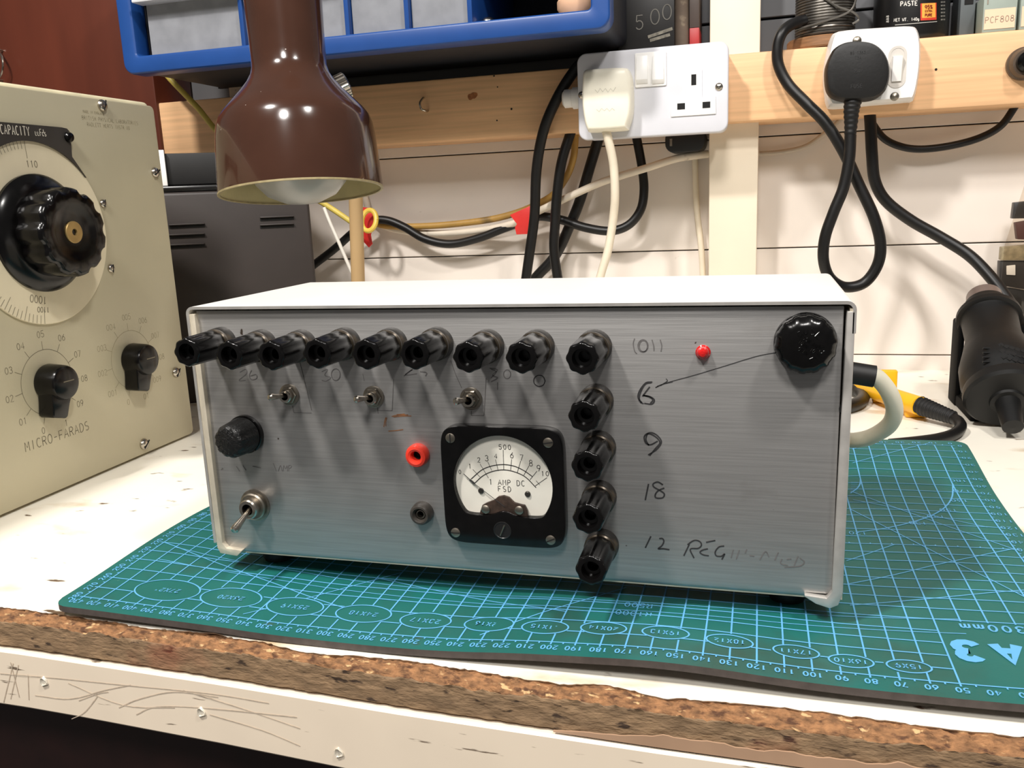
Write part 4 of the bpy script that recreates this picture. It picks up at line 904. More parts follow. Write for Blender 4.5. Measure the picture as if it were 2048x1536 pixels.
for u0, u1 in ((1273, 1296), (1305, 1328)):
    p = son(u0, 113); q = son(u1, 167); x0, x1 = p.x, q.x; z1_, z0_ = p.z, q.z
    v = [(x0, 0, z0_), (x1, 0, z0_), (x1, 0, z1_), (x0, 0, z1_)]
    vv = [(x, SY - .0014, z) for x, _, z in v] + [(x0, SY - .0020, z0_), (x1, SY - .0020, z0_), (x1, SY - .0042, z0_ + .0035), (x0, SY - .0042, z0_ + .0035), (x1, SY - .0018, z1_), (x0, SY - .0018, z1_)]
    ff = [(0, 1, 2, 3), (0, 4, 5, 1), (4, 7, 6, 5), (7, 9, 8, 6), (2, 8, 9, 3), (1, 5, 6, 8, 2), (0, 3, 9, 7, 4)]
    MB().add((vv, ff)).build('rocker', M_white, sw, bevel=.0003)
tpoly = [(1342, 234), (1432, 228), (1431.5, 192), (1404, 195), (1404, 137), (1371, 139), (1371, 196), (1343, 200)]
T = [son(u, v) for u, v in tpoly]
ins = MB().add(extrude([(p.x, p.z) for p in T], (0, SY, 0), EX, EZ, NY, -.001, .0012)).build('outlet_insert', M_white, ds, bevel=.0004)
for u0, v0, u1, v1 in ((1382.5, 149, 1392.5, 170), (1354.5, 207, 1370, 218.5), (1405, 204, 1420.5, 215.5)):
    p = son(u0, v0, .0012); q = son(u1, v1, .0012)
    MB().add(box((p.x, SY - .00135, q.z), (q.x, SY + .002, p.z))).build('pin_slot', M_darkhole, ins, smooth=False)
for u, v in ((1438, 173.5), (1164, 190)):
    p = son(u, v)
    s_ = MB().add(lathe([(.0034, 0), (.0034, .0004), (.0028, .0012), (.0015, .0018), (0, .002)], p, NY, 20)).build('screw', M_chrome, ds)
    MB().add(box((-.0015, -.0003, -.0003), (.0015, .0003, .0003)), 0, Matrix.Translation(p + NY * .0019)).build('slot', M_darkhole, s_, smooth=False)
p = ony(1138, 197, .532)
gl_ = MB().add(lathe([(.0095, 0), (.0100, .003), (.0100, .008), (.0085, .009), (.0085, .016), (.006, .018), (0, .018)], (sx0 - .0005, .533, p.z), (-1, 0, 0), 24)).build('cable_gland', M_white, ds)

# white plug in the left outlet, with its lead
M_plug = M_cream
pg = thing('white_plug', 'cream plug with hanging cream lead in the metal double socket', 'plug', son(1217, 205))
po = [(1172, 150), (1178, 143), (1200, 141), (1250, 139), (1262, 146), (1268, 175), (1268, 225), (1260, 255), (1252, 262), (1190, 266), (1180, 262), (1174, 240), (1170, 200)]
def loft_poly(pts, yb, yf, inset, name, m, parent):
    Pn = [ony(u, v, yb) for u, v in pts]; cx = sum(p.x for p in Pn) / len(Pn); cz = sum(p.z for p in Pn) / len(Pn)
    pp = smooth_path([Vector((p.x, 0, p.z)) for p in Pn] + [Vector((Pn[0].x, 0, Pn[0].z))], 4)[:-1]
    L = [(1.0, yb), (1.0, yb + (yf - yb) * .55), (.975, yb + (yf - yb) * .8), (.93, yb + (yf - yb) * .95), (inset, yf)]
    v = []; f = []; n = len(pp)
    for s_, y in L: v += [(cx + (p.x - cx) * s_, y, cz + (p.z - cz) * s_) for p in pp]
    for i in range(len(L) - 1): f += [(i * n + k, i * n + (k + 1) % n, (i + 1) * n + (k + 1) % n, (i + 1) * n + k) for k in range(n)]
    f += [tuple(range(n)), tuple(range((len(L) - 1) * n, len(L) * n))]
    return MB().add((v, f)).build(name, m, parent, ang=.9)
loft_poly(po, SY - .0003, SY - .020, .86, 'plug_body', M_plug, pg)
tx = MB()
for u0, v0, n_z, hh in ((1190, 182, 9, 9), (1193, 221, 8, 7)):
    tx.add(ribbon([ony(u0 + 5.2 * k, v0 - .4 * k + (hh / 2 if k % 2 else -hh / 2) * (.6 + .4 * ((k * 7) % 3) / 2), SY - .0202) for k in range(n_z)], NY, .0003))
tx.build('plug_pencil_note', mat('grey_pencil', (176, 170, 160), .6, var=.1), pg)
ld = [ony(u, v, y) for u, v, y in ((1212, 262, SY - .009), (1218, 285, SY - .008), (1227, 330, SY - .004), (1230, 390, SY - .002), (1226, 440, .515), (1216, 500, .515), (1203, 545, .515), (1192, 590, .515), (1180, 660, .515), (1172, 730, .50))]
ld[-1].z = max(ld[-1].z, BZ + .005)
MB().add(tube(ld, .0040, 14)).build('lead', mat('cream_cable', (232, 220, 198), .5, var=.05), pg)

# ================================================================== OLD WHITE SINGLE SOCKET
WSY = .522
ss = thing('single_socket', 'old white single socket with rocker switch on the right of the rail', 'socket', ony(1742, 140, BY))
po = [(1672, 70), (1700, 66.5), (1760, 62.5), (1812, 60), (1828, 68), (1834, 100), (1832, 150), (1822, 200), (1808, 206), (1740, 212), (1665, 219), (1652, 212), (1648, 190), (1645, 150), (1651, 110), (1660, 78)]
loft_poly(po, BY - .0002, WSY, .93, 'body', M_white, ss)
p = ony(1794, 134, WSY)
rc_ = MB().add(ring_extrude(rrect(.0145, .034, .007, 8, p.x, p.z), rrect(.0110, .030, .0054, 8, p.x, p.z), (0, WSY, 0), EX, EZ, NY, -.001, .0006)).build('switch_surround', mat('greyed_white_plastic', (206, 200, 192), .4, var=.05), ss)
MB().add(extrude(rrect(.0110, .030, .0054, 8, p.x, p.z), (0, WSY, 0), EX, EZ, NY, -.0005, .0003)).build('switch_well', mat('greyed_white_plastic', (206, 200, 192)), rc_)
x0, x1, za_, zb_ = p.x - .0040, p.x + .0036, p.z - .0118, p.z + .0090
MB().add(([(x0, WSY - .0003, za_), (x1, WSY - .0003, za_), (x1, WSY - .0003, zb_), (x0, WSY - .0003, zb_), (x0, WSY - .0018, za_), (x1, WSY - .0018, za_), (x1, WSY - .0062, zb_ - .001), (x0, WSY - .0062, zb_ - .001), (x1, WSY - .003, (za_ + zb_) / 2), (x0, WSY - .003, (za_ + zb_) / 2)],
          [(0, 3, 2, 1), (0, 1, 5, 4), (4, 5, 8, 9), (9, 8, 6, 7), (7, 6, 2, 3), (1, 2, 6, 8, 5), (0, 4, 9, 7, 3)])).build('rocker', M_white, rc_, bevel=.0003)
for u, v in ((1714, 81.5), (1789, 193)):
    MB().add(lathe([(.0036, -.0004), (.0036, .0004), (.0026, .0013), (0, .0017)], ony(u, v, WSY), NY, 20)).build('screw', M_steel, ss)
# black plug and looping lead
bp = thing('black_plug', 'black moulded plug with looping black lead in the white socket', 'plug', ony(1710, 150, WSY))
po = [(1655, 120), (1665, 103), (1685, 91), (1712, 88), (1740, 92), (1760, 106), (1772, 128), (1775, 155), (1768, 182), (1752, 198), (1730, 204), (1690, 205), (1665, 199), (1652, 185), (1648, 160), (1649, 138)]
M_plugb = mat('black_moulded_plug', (19, 18, 18), .5, spec=.4, var=.1, scale=100, bump=.1)
loft_poly(po, WSY - .0003, WSY - .022, .80, 'plug_body', M_plugb, bp)
tx = MB()
for s_, u, v, hh in (('BS 1363', 1716, 105, .0022), ('13A', 1716, 115, .0022), ('250V', 1716, 142, .0022), ('FUSE', 1713, 172, .003)): put_text(tx, s_, ony(u, v, WSY - .0221), EX, EZ, hh, .0004, .00015)
tx.build('moulded_lettering', mat('black_raised_print', (44, 43, 43), .45, var=.1), bp)
sr = [ony(1706, 200, WSY - .012), ony(1703, 222, WSY - .012), ony(1702, 248, WSY - .012), ony(1700, 276, WSY - .013)]
MB().add(tube(sr, .0066, 16, per=10, taper=lambda t: 1.15 - .45 * t, ridged=lambda i: 1.0 if (i // 2) % 2 else .93)).build('strain_relief', M_plugb, bp)
lp = [(1701, 270, .508), (1698, 320, .507), (1687, 375, .506), (1667, 425, .505), (1650, 475, .505), (1647, 520, .507), (1660, 556, .512), (1690, 574, .518), (1728, 566, .521), (1754, 532, .521), (1761, 490, .520), (1748, 435, .519), (1718, 370, .521), (1688, 305, .523), (1652, 247, .525), (1612, 206, .530), (1576, 168, .536), (1557, 130, .538), (1555, 95, .538), (1563, 68, .539), (1577, 53, .545), (1596, 44, .5525), (1610, 40, .5560)]
MB().add(tube([ony(*q) for q in lp], .0049, 14)).build('lead', M_cable, bp)

# ================================================================== THINGS STANDING ON THE RAIL
RZ = .3011
# solder reel
p = ony(1649, 72, .581); spx = p.x; rly = .5815
rl = thing('solder_reel', 'reel of grey solder wire on a wooden base standing on the rail', 'reel', (spx, rly, RZ))
MB().add(lathe([(.0318, 0), (.0330, .0015), (.0330, .0085), (.0318, .010), (.0, .010)], (spx, rly, RZ), (0, 0, 1), 48)).build('wooden_flange', mat('dark_stained_wood', (140, 100, 66), .5, var=.3, scale=60, stretch=(1, 1, 6)), rl)
M_sold = mat('solder_wire', (112, 108, 102), .35, .8, var=.15, scale=120)
hel = []
for k in range(0, 18 * 24):
    t = k / 24; a = t * 2 * math.pi; hel.append(Vector((spx + .0252 * math.cos(a), rly + .0252 * math.sin(a), RZ + .0112 + .0024 * t)))
MB().add(lathe([(.0245, .010), (.0245, .055), (0, .055)], (spx, rly, RZ), (0, 0, 1), 32)).build('core', mat('dark_core', (60, 58, 56), .6), rl)
MB().add(tube(hel, .00125, 6, smoothp=False)).build('solder_winding', M_sold, rl)
ww = [ony(u, v, .5535) for u, v in ((1590, 60), (1650, 42), (1700, 22), (1715, -10))]; w2 = [ony(u, v, .554) for u, v in ((1640, -10), (1672, 12), (1705, 24), (1718, 38), (1705, 48))]
MB().add(tube(ww, .0010, 6)).build('loose_turn', M_sold, rl); MB().add(tube(w2, .0010, 6)).build('loose_turn', M_sold, rl)
# paste jar
p0 = ony(1746, 60, .58); p1 = ony(1898, 50, .58); jr = (p1.x - p0.x) / 2; jx = (p0.x + p1.x) / 2; jy = .582
jar = thing('paste_jar', 'black paste jar with an orange label standing on the rail', 'jar', (jx, jy, RZ))
MB().add(lathe([(jr * .93, 0), (jr * .98, .002), (jr, .0045), (jr, .062), (jr * .97, .064), (0, .064)], (jx, jy, RZ), (0, 0, 1), 64)).build('body', mat('black_jar', (20, 19, 19), .35, var=.1), jar)
def on_jar(u, v, lift=.0003):
    d_ = ray(u, v); o2 = Vector((CAM.x - jx, CAM.y - jy)); dd = Vector((d_.x, d_.y)); A_ = dd.dot(dd); B_ = 2 * o2.dot(dd); C_ = o2.dot(o2) - (jr + lift) ** 2
    disc_ = B_ * B_ - 4 * A_ * C_; t = (-B_ - math.sqrt(max(disc_, 0))) / (2 * A_); return CAM + d_ * t
def jar_text(mb, s_, u, v, h, wd, adv=.8):
    for st in text_strokes(s_, h, adv):
        P_ = [on_jar(u + x_, v - y_ + x_ * -.05) for x_, y_ in st]
        mb.add(ribbon(P_, (Vector((P_[0].x - jx, P_[0].y - jy, 0))).normalized(), wd))
def jar_patch(u0, v0, u1, v1, m, name, lift, parent):
    v = []; f = []
    for i in range(7):
        for j in range(2): u = u0 + (u1 - u0) * i / 6; vv_ = (v0, v1)[j]; v.append(on_jar(u, vv_ - (u - u0) * .05, lift))
    f = [(2 * i, 2 * i + 2, 2 * i + 3, 2 * i + 1) for i in range(6)]
    return MB().add((v, f)).build(name, m, parent)
lb = jar_patch(1841, 7, 1873, 41, mat('red_label', (206, 60, 40), .5, var=.04), 'label_border', .0002, jar)
jar_patch(1844, 7, 1871, 36, mat('orange_label', (240, 168, 70), .5, var=.04), 'label', .00035, jar)
jt = MB(); jar_text(jt, 'PASTE', 1818, 7, 9, .0008); jar_text(jt, 'NET WT. 140g', 1813, 39, 6, .0005, .72); jar_text(jt, 'FLUX', 1815, -14, 12, .0011)
for k in range(6): jar_text(jt, 'IIII', 1886, 4 + 7 * k, 3, .0004)
for k in range(3): jar_text(jt, 'NO', 1775, 33 + 5 * k, 3.5, .0004)
P_ = [on_jar(1790 + 12 * k, 50 - 1.0 * k) for k in range(8)]; jt.add(ribbon(P_, (0, -1, 0), .0004))
jt.build('jar_lettering', mat('pale_print', (208, 204, 196), .5), jar)
jo = MB(); jar_text(jo, '95%', 1857, 14, 7, .0007, .75); jar_text(jo, 'EXTRA', 1857, 22, 4, .0004, .72); jar_text(jo, 'PURE', 1857, 30, 5, .0006, .75)
for i_, vert_ in enumerate(jo.v): q_ = Vector(vert_); r_ = Vector((q_.x - jx, q_.y - jy, 0)).normalized() * .0003; jo.v[i_] = tuple(q_ + r_)
jo.build('label_lettering', mat('dark_red_print', (128, 40, 20), .5), jar)
# capacitor boxes
M_boxg = mat('grey_green_card', (150, 160, 150), .6, var=.05); M_peach = mat('peach_label', (244, 204, 172), .55, var=.03)
for k, (u0, u1, txt, lab) in enumerate(((1966, 2034, 'PCF808', 'small grey-green carton with PCF808 end label on the rail'), (2040, 2110, None, 'small grey-green carton at the right picture edge beside the PCF808 carton'))):
    p0 = ony(u0, 30, .553); p1 = ony(u1, 26, .553)
    cx0, cx1 = p0.x, p1.x
    ct = thing('component_carton', lab, 'carton', ((cx0 + cx1) / 2, .575, RZ), 'cartons on the rail')
    MB().add(box((cx0, .553, RZ), (cx1, .610, RZ + .030))).build('carton', M_boxg, ct, bevel=.0006)
    le = MB().add(box((cx0 + .0012, .5526, RZ + .0025), (cx1 - .0012, .5531, RZ + .0185))).build('end_label', M_peach, ct)
    tb = MB(); q = ony((u0 + u1) / 2, 26, .5525)
    if txt: put_text(tb, txt, (q.x, .5525, RZ + .0100), EX, EZ, .0048, .0005, .0001, adv=.8); put_text(tb, 'T', ony(u0 + 10, 2, .5525), EX, EZ, .005, .0007, .0001)
    if txt: tb.build('end_lettering', mat('grey_stamp', (150, 132, 116), .6), le)
MB().add(extrude([(0, 0), (.022, .0), (.022, .024), (.004, .034), (0, .034)], (0, 0, 0), EX, EZ, EY, 0, .02), 0, Matrix.Translation(Vector((ony(1926, 40, .59).x, .59, RZ)))).build('x', M_darkhole) if False else None
p = ony(1945, 30, .580)
cs = thing('dark_carton', 'dark grey carton in the shade left of the PCF808 carton', 'carton', (p.x, .59, RZ))
MB().add(box((p.x - .011, .575, RZ), (cx0 - (cx1 - cx0) - .0035 if False else ony(1964, 30, .553).x - .001, .610, RZ + .040)), 0).build('carton', mat('slate_card', (84, 90, 92), .6, var=.06), cs, bevel=.0006)
MB().add(box((p.x - .008, .5744, RZ + .028), (ony(1964, 30, .553).x - .003, .5751, RZ + .037))).build('dark_panel', M_darkhole, cs)
# black tool box behind the double socket
p0 = ony(1238, 60, .575)
tb_ = thing('tool_carton', 'black carton with grey figures standing behind the double socket', 'carton', (.215, .59, RZ))
x0 = ony(1236, 50, .556).x; x1 = ony(1349, 50, .556).x
MB().add(box((x0, .556, RZ), (x1, .605, RZ + .075))).build('carton', mat('black_card', (30, 28, 27), .45, var=.12, scale=60), tb_, bevel=.0008)
tx = MB()
put_text(tx, '5', ony(1279, 45, .5558), EX, EZ, .0125, .0009, .0002)
for u, vv_ in ((1310, 33.5), (1334, 24)):
    q = ony(u, vv_, .5558); tx.add(ribbon([q + EX * (.0040 * math.cos(t)) + EZ * (.0066 * math.sin(t)) + NY * .0002 for t in [k * math.pi / 12 for k in range(25)]], NY, .0009))
tx.build('carton_figures', mat('grey_print', (120, 116, 108), .5, var=.15), tb_)
tx = MB()
for u0, v0, u1, v1 in ((1296, 74, 1345, 57), (1300, 81, 1340, 69)): tx.add(ribbon([ony(u0, v0, .5556), ony(u1, v1, .5556)], NY, .0028))
tx.build('worn_stripe', mat('worn_silver_print', (138, 132, 118), .5, var=.4, scale=300), tb_)
q = ony(1363, 40, .562)
tag(MB().add(lathe([(.0065, 0), (.0075, .001), (.0075, .011), (.0070, .0115), (.0070, .06), (0, .06)], (q.x, .566, RZ), (0, 0, 1), 28)).build('tube_bottle', add_spots(mat('brownish_glass_tube', (112, 98, 86), .2, var=.15, scale=60), (190, 174, 146), 30, .6, .7)), 'brown translucent tube between the black carton and the cream post', 'tube')
q0 = ony(1379, 40, .56); q1 = ony(1400, 40, .56)
rb_ = thing('red_ended_strip', 'narrow dark carton with a red lower end beside the cream post', 'carton', (q0.x, .58, RZ))
zr = ony(1390, 55, .56).z
MB().add(box((q0.x, .560, zr), (q1.x - .0008, .60, RZ + .075))).build('carton', mat('brown_card', (74, 62, 56), .5, var=.08), rb_, bevel=.0004)
MB().add(box((q0.x, .560, RZ), (q1.x - .0008, .60, zr - .0002))).build('red_end', mat('red_card', (168, 34, 34), .45, var=.06), rb_, bevel=.0004)
# bakelite knob at the right end of the rail
q = ony(2046, 128, BY)
rk = thing('round_switch', 'round brown bakelite switch at the right end of the rail', 'switch', q)
MB().add(lathe([(.0135, .0002), (.0135, .004), (.0122, .0055), (.0120, .009), (.0105, .012), (0, .012)], q, NY, 40)).build('base', mat('brown_bakelite', (84, 70, 58), .4, var=.12), rk)
MB().add(lathe([(.0085, .012), (.0085, .017), (.006, .019), (0, .019)], q, NY, 32)).build('knob', M_black, rk)
# black plug-in box hanging under the rail by the post
p0 = ony(1332, 265, .585); p1 = ony(1411, 303, .585)
hb = thing('black_adaptor', 'black rounded adaptor tucked under the rail beside the cream post', 'adaptor', ((p0.x + p1.x) / 2, .59, p1.z))
MB().add(extrude(rrect(p1.x - p0.x, .2400 - p1.z, .009, 6, (p0.x + p1.x) / 2, (.2400 + p1.z) / 2), (0, .575, 0), EX, EZ, EY, 0, .0395)).build('body', mat('black_plastic', (20, 20, 22), .45, var=.1), hb, bevel=.0015)
q = ony(1342, 285, .5745); MB().add(box((q.x - .0012, .5743, q.z - .0035), (q.x + .0012, .5752, q.z + .0035))).build('indicator', M_steel, hb)

# ================================================================== CABLES ON THE WALL
def cable(name, label, cat, pts, r, m, **k):
    return tag(MB().add(tube([ony(*q) for q in pts], r, 12, **k)).build(name, m), label, cat)
M_ochre = add_spots(mat('ochre_cable', (172, 134, 66), .5, var=.15, scale=40), (92, 74, 42), 30, .55, .7)
M_wcab = add_spots(mat('grubby_white_cable', (222, 210, 192), .5, var=.08, scale=40), (128, 110, 90), 50, .62, .72)
cable('black_cable', 'black cable dropping from the left end of the double socket', 'cable', [(1175, 118, .541), (1150, 140, .540), (1115, 195, .538), (1087, 262, .540), (1073, 340, .545), (1069, 430, .55), (1060, 500, .55), (1051, 565, .55), (1040, 660, .55), (1035, 735, .55)], .0052, M_cable)
cable('black_cable', 'black cable falling straight down below the cable gland', 'cable', [(1152, 240, .566), (1138, 275, .564), (1122, 330, .562), (1113, 400, .562), (1110, 450, .562), (1108, 500, .562), (1116, 560, .562), (1130, 640, .562), (1140, 720, .562)], .0052, M_cable)
cable('black_cable', 'black cable slanting down to the left behind the cream lead', 'cable', [(1205, 250, .597), (1193, 290, .598), (1178, 340, .598), (1160, 400, .598), (1140, 450, .598), (1110, 512, .598), (1066, 562, .598), (1010, 640, .598), (960, 700, .598)], .0056, M_cable)
cable('black_cable', 'black cable in a wide U along the wall through both red tapes', 'cable', [(1268, 250, .590), (1276, 290, .590), (1284, 335, .590), (1288, 380, .590), (1281, 420, .588), (1257, 450, .586), (1220, 462, .585), (1170, 455, .586), (1120, 439, .588), (1075, 433, .590), (1040, 445, .591), (1005, 458, .592), (955, 477, .592), (900, 488, .592), (850, 478, .592), (810, 455, .592), (775, 441, .592), (745, 442, .591), (710, 462, .590), (670, 497, .59), (630, 528, .59), (590, 560, .59)], .0046, M_cable)
cable('ochre_cable', 'grubby ochre cable bundled with the white cable under the rail', 'cable', [(1152, 240, .583), (1150, 285, .583), (1147, 315, .584), (1134, 352, .586), (1108, 388, .588), (1075, 408, .594), (1035, 425, .597), (980, 439, .598), (900, 449, .598), (830, 453, .598), (775, 452, .598), (750, 447, .598)], .0036, M_ochre)
cable('white_cable', 'grubby white cable rising from the red tape to the cream post', 'cable', [(1416, 308, .594), (1385, 312, .588), (1350, 318, .582), (1290, 337, .577), (1210, 362, .577), (1150, 388, .578), (1080, 421, .580), (1030, 446, .588), (960, 461, .598), (880, 467, .602), (815, 463, .604), (770, 453, .605), (742, 435, .605), (733, 405, .605), (726, 380, .605)], .0037, M_wcab)
cable('conduit_cable', 'thin cream cable running down the wall beside the cream post', 'cable', [(1390, 308, .6075), (1391, 360, .6075), (1394, 420, .6075), (1402, 490, .6075), (1406, 560, .6075), (1408, 650, .6075), (1408, 725, .6075)], .0030, mat('cream_cable', (232, 220, 198)))
cable('black_cable', 'thick black cable from under the white socket to the black hot-air tool', 'cable', [(1738, 205, .570), (1741, 250, .570), (1744, 310, .571), (1750, 362, .572), (1772, 402, .572), (1822, 441, .571), (1882, 475, .568), (1940, 512, .56), (1986, 560, .545), (2018, 604, .53), (2046, 655, .515), (2080, 720, .5)], .0052, M_cable)
cable('black_cable', 'thin black cable sagging under the right end of the rail', 'cable', [(1722, 205, .598), (1745, 247, .598), (1772, 280, .598), (1820, 297, .598), (1880, 295, .598), (1950, 279, .598), (2000, 253, .598), (2030, 213, .598), (2040, 195, .598)], .0034, M_cable)
cable('grey_cable', 'thin grey cable from the cream post rising behind the white socket', 'cable', [(1519, 307, .609), (1560, 304, .609), (1610, 293, .609), (1650, 266, .608), (1685, 235, .607), (1695, 215, .606)], .0022, mat('grey_cable_sheath', (186, 174, 158), .5, var=.08))
cable('yellow_cable', 'yellow cable slanting down from the blue cabinet behind the lamp', 'cable', [(325, 140, .520), (345, 163, .520), (395, 215, .522), (440, 268, .525), (520, 330, .53), (600, 380, .54), (655, 412, .55), (700, 442, .555), (715, 452, .557)], .0030, mat('yellow_cable_sheath', (206, 184, 88), .45, var=.1, scale=60))
cable('white_string', 'thin white string slanting down left of the wooden stick', 'string', [(648, 415, .50), (660, 445, .50), (680, 490, .50), (705, 548, .50), (730, 600, .50)], .0018, mat('white_cord_fibre', (222, 216, 206), .6, var=.05))
# red tapes
M_tape = mat('red_tape', (216, 52, 48), .4, var=.06, scale=60)
def tape(label, px_, y):
    P_ = [ony(u, v, y) for u, v in px_]
    tag(MB().add(extrude([(p.x, p.z) for p in P_], (0, y, 0), EX, EZ, EY, -.0005, .0005)).build('red_tape', M_tape, bevel=.0002), label, 'tape', 'red tapes on the wall cables')
tape('red tape round the wall cables beside the wooden stick', [(722, 414), (744, 416), (748, 440), (742, 470), (745, 488), (738, 495), (724, 480)], .5815)
tape('red tape round the wall cables below the double socket', [(1020, 430), (1062, 411), (1064, 440), (1057, 468), (1033, 469), (1030, 455), (1034, 448)], .5715)
q = ony(738, 441, .567)
tor = []
for k in range(25): t = k * 2 * math.pi / 24; tor.append(q + EX * (.0085 * math.cos(t)) + EZ * (.0110 * math.sin(t)) + EY * (.004 * math.sin(t)))
tag(MB().add(tube(tor, .0028, 10, smoothp=False)).build('yellow_ring', mat('yellow_plastic', (222, 190, 80), .4, var=.05)), 'yellow plastic ring hanging over the red tape beside the stick', 'ring')
# wooden stick
a = ony(711, 380, .43); b = ony(716, 560, .43); dirn = (b - a).normalized(); t0 = (BZ - a.z) / dirn.z
b2 = a + dirn * t0
tag(MB().add(tube([b2, a, a - dirn * .03], .0064, 16, smoothp=False)).build('wooden_stick', mat('pale_dowel', (188, 156, 112), .6, var=.15, scale=30, stretch=(1, 1, .2))), 'pale wooden stick standing upright behind the power supply', 'stick')

# ================================================================== YELLOW SOLDERING TOOL on the bench
M_yel = mat('yellow_handle', (248, 184, 28), .4, var=.05, scale=60)
si = thing('soldering_tool', 'yellow handled soldering tool with black ribbed sleeve lying behind the mat', 'soldering tool', onz(1790, 830, BZ))
def bz(u, v, h): return onz(u, v, BZ + h)
h0 = bz(1712, 769, .010); h1 = bz(1745, 781, .011); h2 = bz(1800, 799, .012); h3 = bz(1840, 812, .0125)
MB().add(tube([h0, h1, h2, h3], .0068, 18, taper=lambda t: .6 + .5 * min(1, t * 2.2))).build('handle', M_yel, si)
q = bz(1778, 790, .012)
MB().add(box((q.x - .010, q.y + .020, BZ), (q.x + .009, q.y + .026, ony(1776, 741, q.y + .02).z))).build('stand_plate', M_yel, si, bevel=.0015)
q = bz(1826, 822, .004); MB().add(box((q.x - .007, q.y - .008, BZ), (q.x + .010, q.y + .006, BZ + .011))).build('rest', M_yel, si, bevel=.002)
s0 = bz(1836, 810, .0125); s1 = bz(1908, 836, .0085)
MB().add(tube([s0 + (s1 - s0) * (k / 44) for k in range(45)], .0066, 16, smoothp=False, taper=lambda t: 1.2 - .4 * t, ridged=lambda i: 1.0 if (i // 2) % 2 else .88)).build('ribbed_sleeve', M_blackr, si)
s2 = [s1 + (s0 - s1) * .1, bz(1917, 843, .0075), bz(1921, 855, .0055), bz(1908, 868, .0046), bz(1880, 877, .0044), bz(1840, 883, .0044), bz(1780, 889, .0044)]
MB().add(tube(s2, .0042, 14)).build('lead', M_cable, si)
# second dark lead curled behind the power supply
tag(MB().add(tube([onz(1640, 768, BZ + .006), onz(1690, 776, BZ + .006), onz(1722, 785, BZ + .006), onz(1724, 800, BZ + .006), onz(1700, 812, BZ + .006), onz(1640, 822, BZ + .006)], .0055, 12)).build('black_cable', M_cable), 'short loop of black cable on the bench beside the yellow tool', 'cable')

# ================================================================== BLACK HOT-AIR TOOL in its stand
ht = thing('hot_air_tool', 'black hot-air tool resting in its black stand at the right', 'hot-air tool', onz(1990, 815, BZ))
A0 = ony(1972, 612, .475); A1 = ony(1986, 700, .435); A2 = ony(2012, 792, .385)
M_tool = mat('black_tool_plastic', (15, 15, 15), .5, spec=.35, var=.1, scale=80, bump=.05)
axd = (A2 - A0).normalized(); Lh = (A2 - A0).length
bd = MB().add(lathe([(.0, -.004), (.012, -.004), (.0165, 0), (.0190, Lh * .10), (.0215, Lh * .16), (.0205, Lh * .20), (.0200, Lh * .40), (.0240, Lh * .56), (.0285, Lh * .72), (.0290, Lh * .86), (.0265, Lh * .93), (.0265, Lh * .97)], A0, axd, 40)).build('body', M_tool, ht)
MB().add(lathe([(.0115, -.014), (.0135, -.012), (.0135, -.003)], A0, axd, 32)).build('nozzle', mat('smoky_nozzle', (122, 108, 102), .3, .3, var=.1), ht)
MB().add(lathe([(.0285, Lh * .95), (.0290, Lh * .98), (.0290, Lh * 1.02), (.0270, Lh * 1.04), (.012, Lh * 1.05), (.0115, Lh * 1.07), (.0085, Lh * 1.075), (.0070, Lh * 1.30), (0, Lh * 1.31)], A0, axd, 40)).build('end_cap', M_tool, ht)
tprof = [(-.004, .012), (0, .0165), (Lh * .10, .0190), (Lh * .16, .0215), (Lh * .20, .0205), (Lh * .40, .0200), (Lh * .56, .0240), (Lh * .72, .0285), (Lh * .86, .0290), (Lh * .93, .0265)]
def tool_hit(u, v):
    d_ = ray(u, v); t_ = .6
    while t_ < 1.1:
        p_ = CAM + d_ * t_; al = (p_ - A0).dot(axd); rd = (p_ - A0) - axd * al
        for (ta, ra), (tb_2, rb2) in zip(tprof[:-1], tprof[1:]):
            if ta <= al <= tb_2 and rd.length < ra + (rb2 - ra) * (al - ta) / (tb_2 - ta): return p_, rd.normalized()
        t_ += .0005
    return None
for i in range(5):
    for j in range(4):
        hit = tool_hit(2002 + 11 * i + 3 * j, 690 + 12 * j + 3 * i)
        if hit:
            MB().add(lathe([(.0024, -.0008), (.0024, .0003), (0, .0003)], hit[0], hit[1], 4)).build('vent_hole', M_darkhole, ht, smooth=False)
for k in range(4):
    hit = tool_hit(1978, 697 + 9 * k)
    if hit: MB().add(tube([hit[0] - RIGHT * .0045 + hit[1] * .0002, hit[0] + RIGHT * .0045 + hit[1] * .0002], .0008, 6, smoothp=False)).build('vent_rib', M_tool, ht)
MB().add(lathe([(.0215, Lh * .115), (.0238, Lh * .125), (.0240, Lh * .165), (.0222, Lh * .175)], A0, axd, 40)).build('collar', M_tool, ht)
sx = ony(1919, 700, .455).x
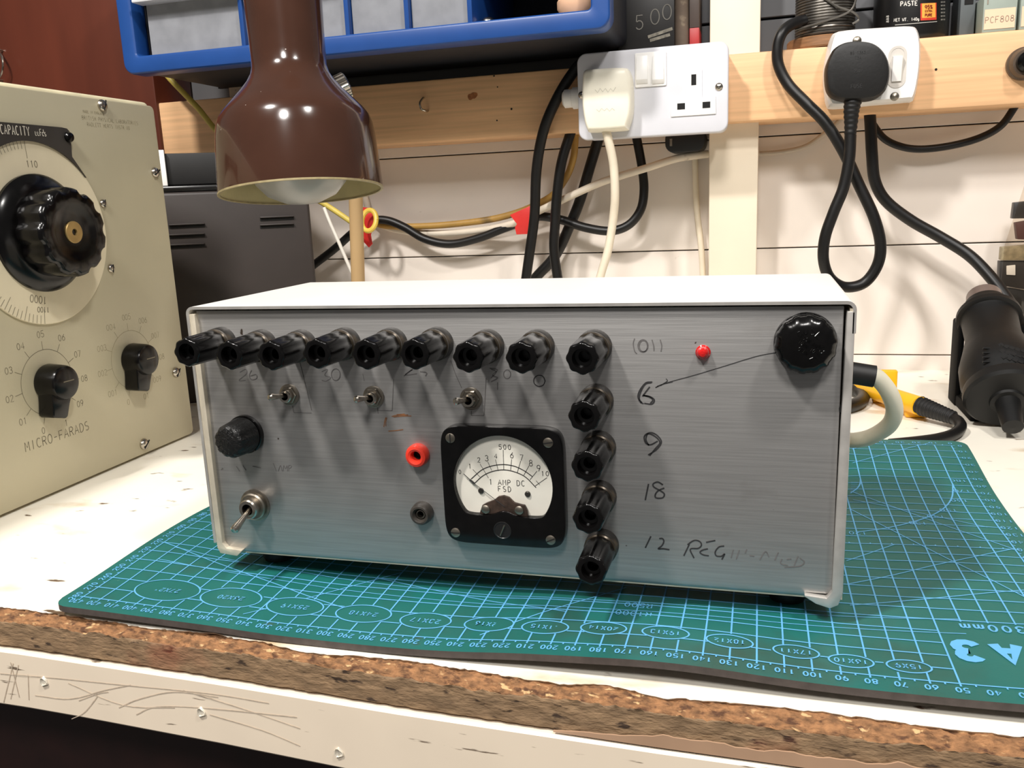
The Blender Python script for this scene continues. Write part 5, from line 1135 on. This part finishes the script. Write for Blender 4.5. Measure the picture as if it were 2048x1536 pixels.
MB().add(box((sx, .462, BZ), (sx + .005, .488, ony(1935, 648, .45).z))).build('stand_side', mat('stand_black', (8, 8, 8), .7, var=.1, spec=.1), ht, bevel=.002)
MB().add(box((sx + .001, .41, BZ), (sx + .11, .49, BZ + .010))).build('stand_base', mat('stand_black', (22, 22, 22)), ht, bevel=.002)
MB().add(box((ony(2030, 660, .47).x, .46, BZ + .01), (ony(2030, 660, .47).x + .05, .50, ony(2030, 645, .47).z))).build('stand_cradle', mat('stand_black', (22, 22, 22)), ht, bevel=.003)
# clear bag of parts at the right edge
b0 = ony(1996, 600, .58); b1 = ony(2100, 370, .58)
bgx = ony(1994, 520, .58).x
bag = thing('parts_bag', 'clear plastic bag of electronic parts hanging at the right edge', 'bag', (bgx + .04, .585, .05))
def bpoly(px_, y0, y1, m, name, bev=.0005):
    P_ = [ony(u, v, .58) for u, v in px_]
    return MB().add(extrude([(p.x, p.z) for p in P_], (0, 0, 0), EX, EZ, EY, y0, y1)).build(name, m, bag, bevel=bev)
bpoly([(2052, 345), (2016, 455), (2004, 492), (1998, 560), (1996, 640), (2120, 640), (2120, 330)], .572, .5725, glassy('clear_bag_film', (.93, .90, .86)), 'bag_film', 0)
bpoly([(2026, 405), (2070, 400), (2070, 436), (2022, 437)], .576, .584, mat('dark_part', (52, 50, 50), .4, var=.2), 'part')
bpoly([(2028, 445), (2080, 436), (2080, 480), (2032, 478)], .575, .583, mat('maroon_part', (92, 60, 58), .5, var=.2), 'part')
bpoly([(2002, 494), (2090, 486), (2090, 520), (2000, 520)], .576, .586, mat('beige_part', (150, 138, 110), .5, var=.3, scale=200), 'part')
bpoly([(1999, 522), (2090, 522), (2090, 585), (1997, 570)], .578, .588, mat('dark_board', (46, 42, 40), .5, var=.2), 'part')
bpoly([(2011, 531), (2029, 529), (2029, 550), (2011, 549)], .5765, .5778, M_white, 'part')
bpoly([(1993, 572), (2100, 590), (2100, 735), (1993, 735)], .580, .592, mat('black_part', (24, 23, 23), .5, var=.1), 'part')
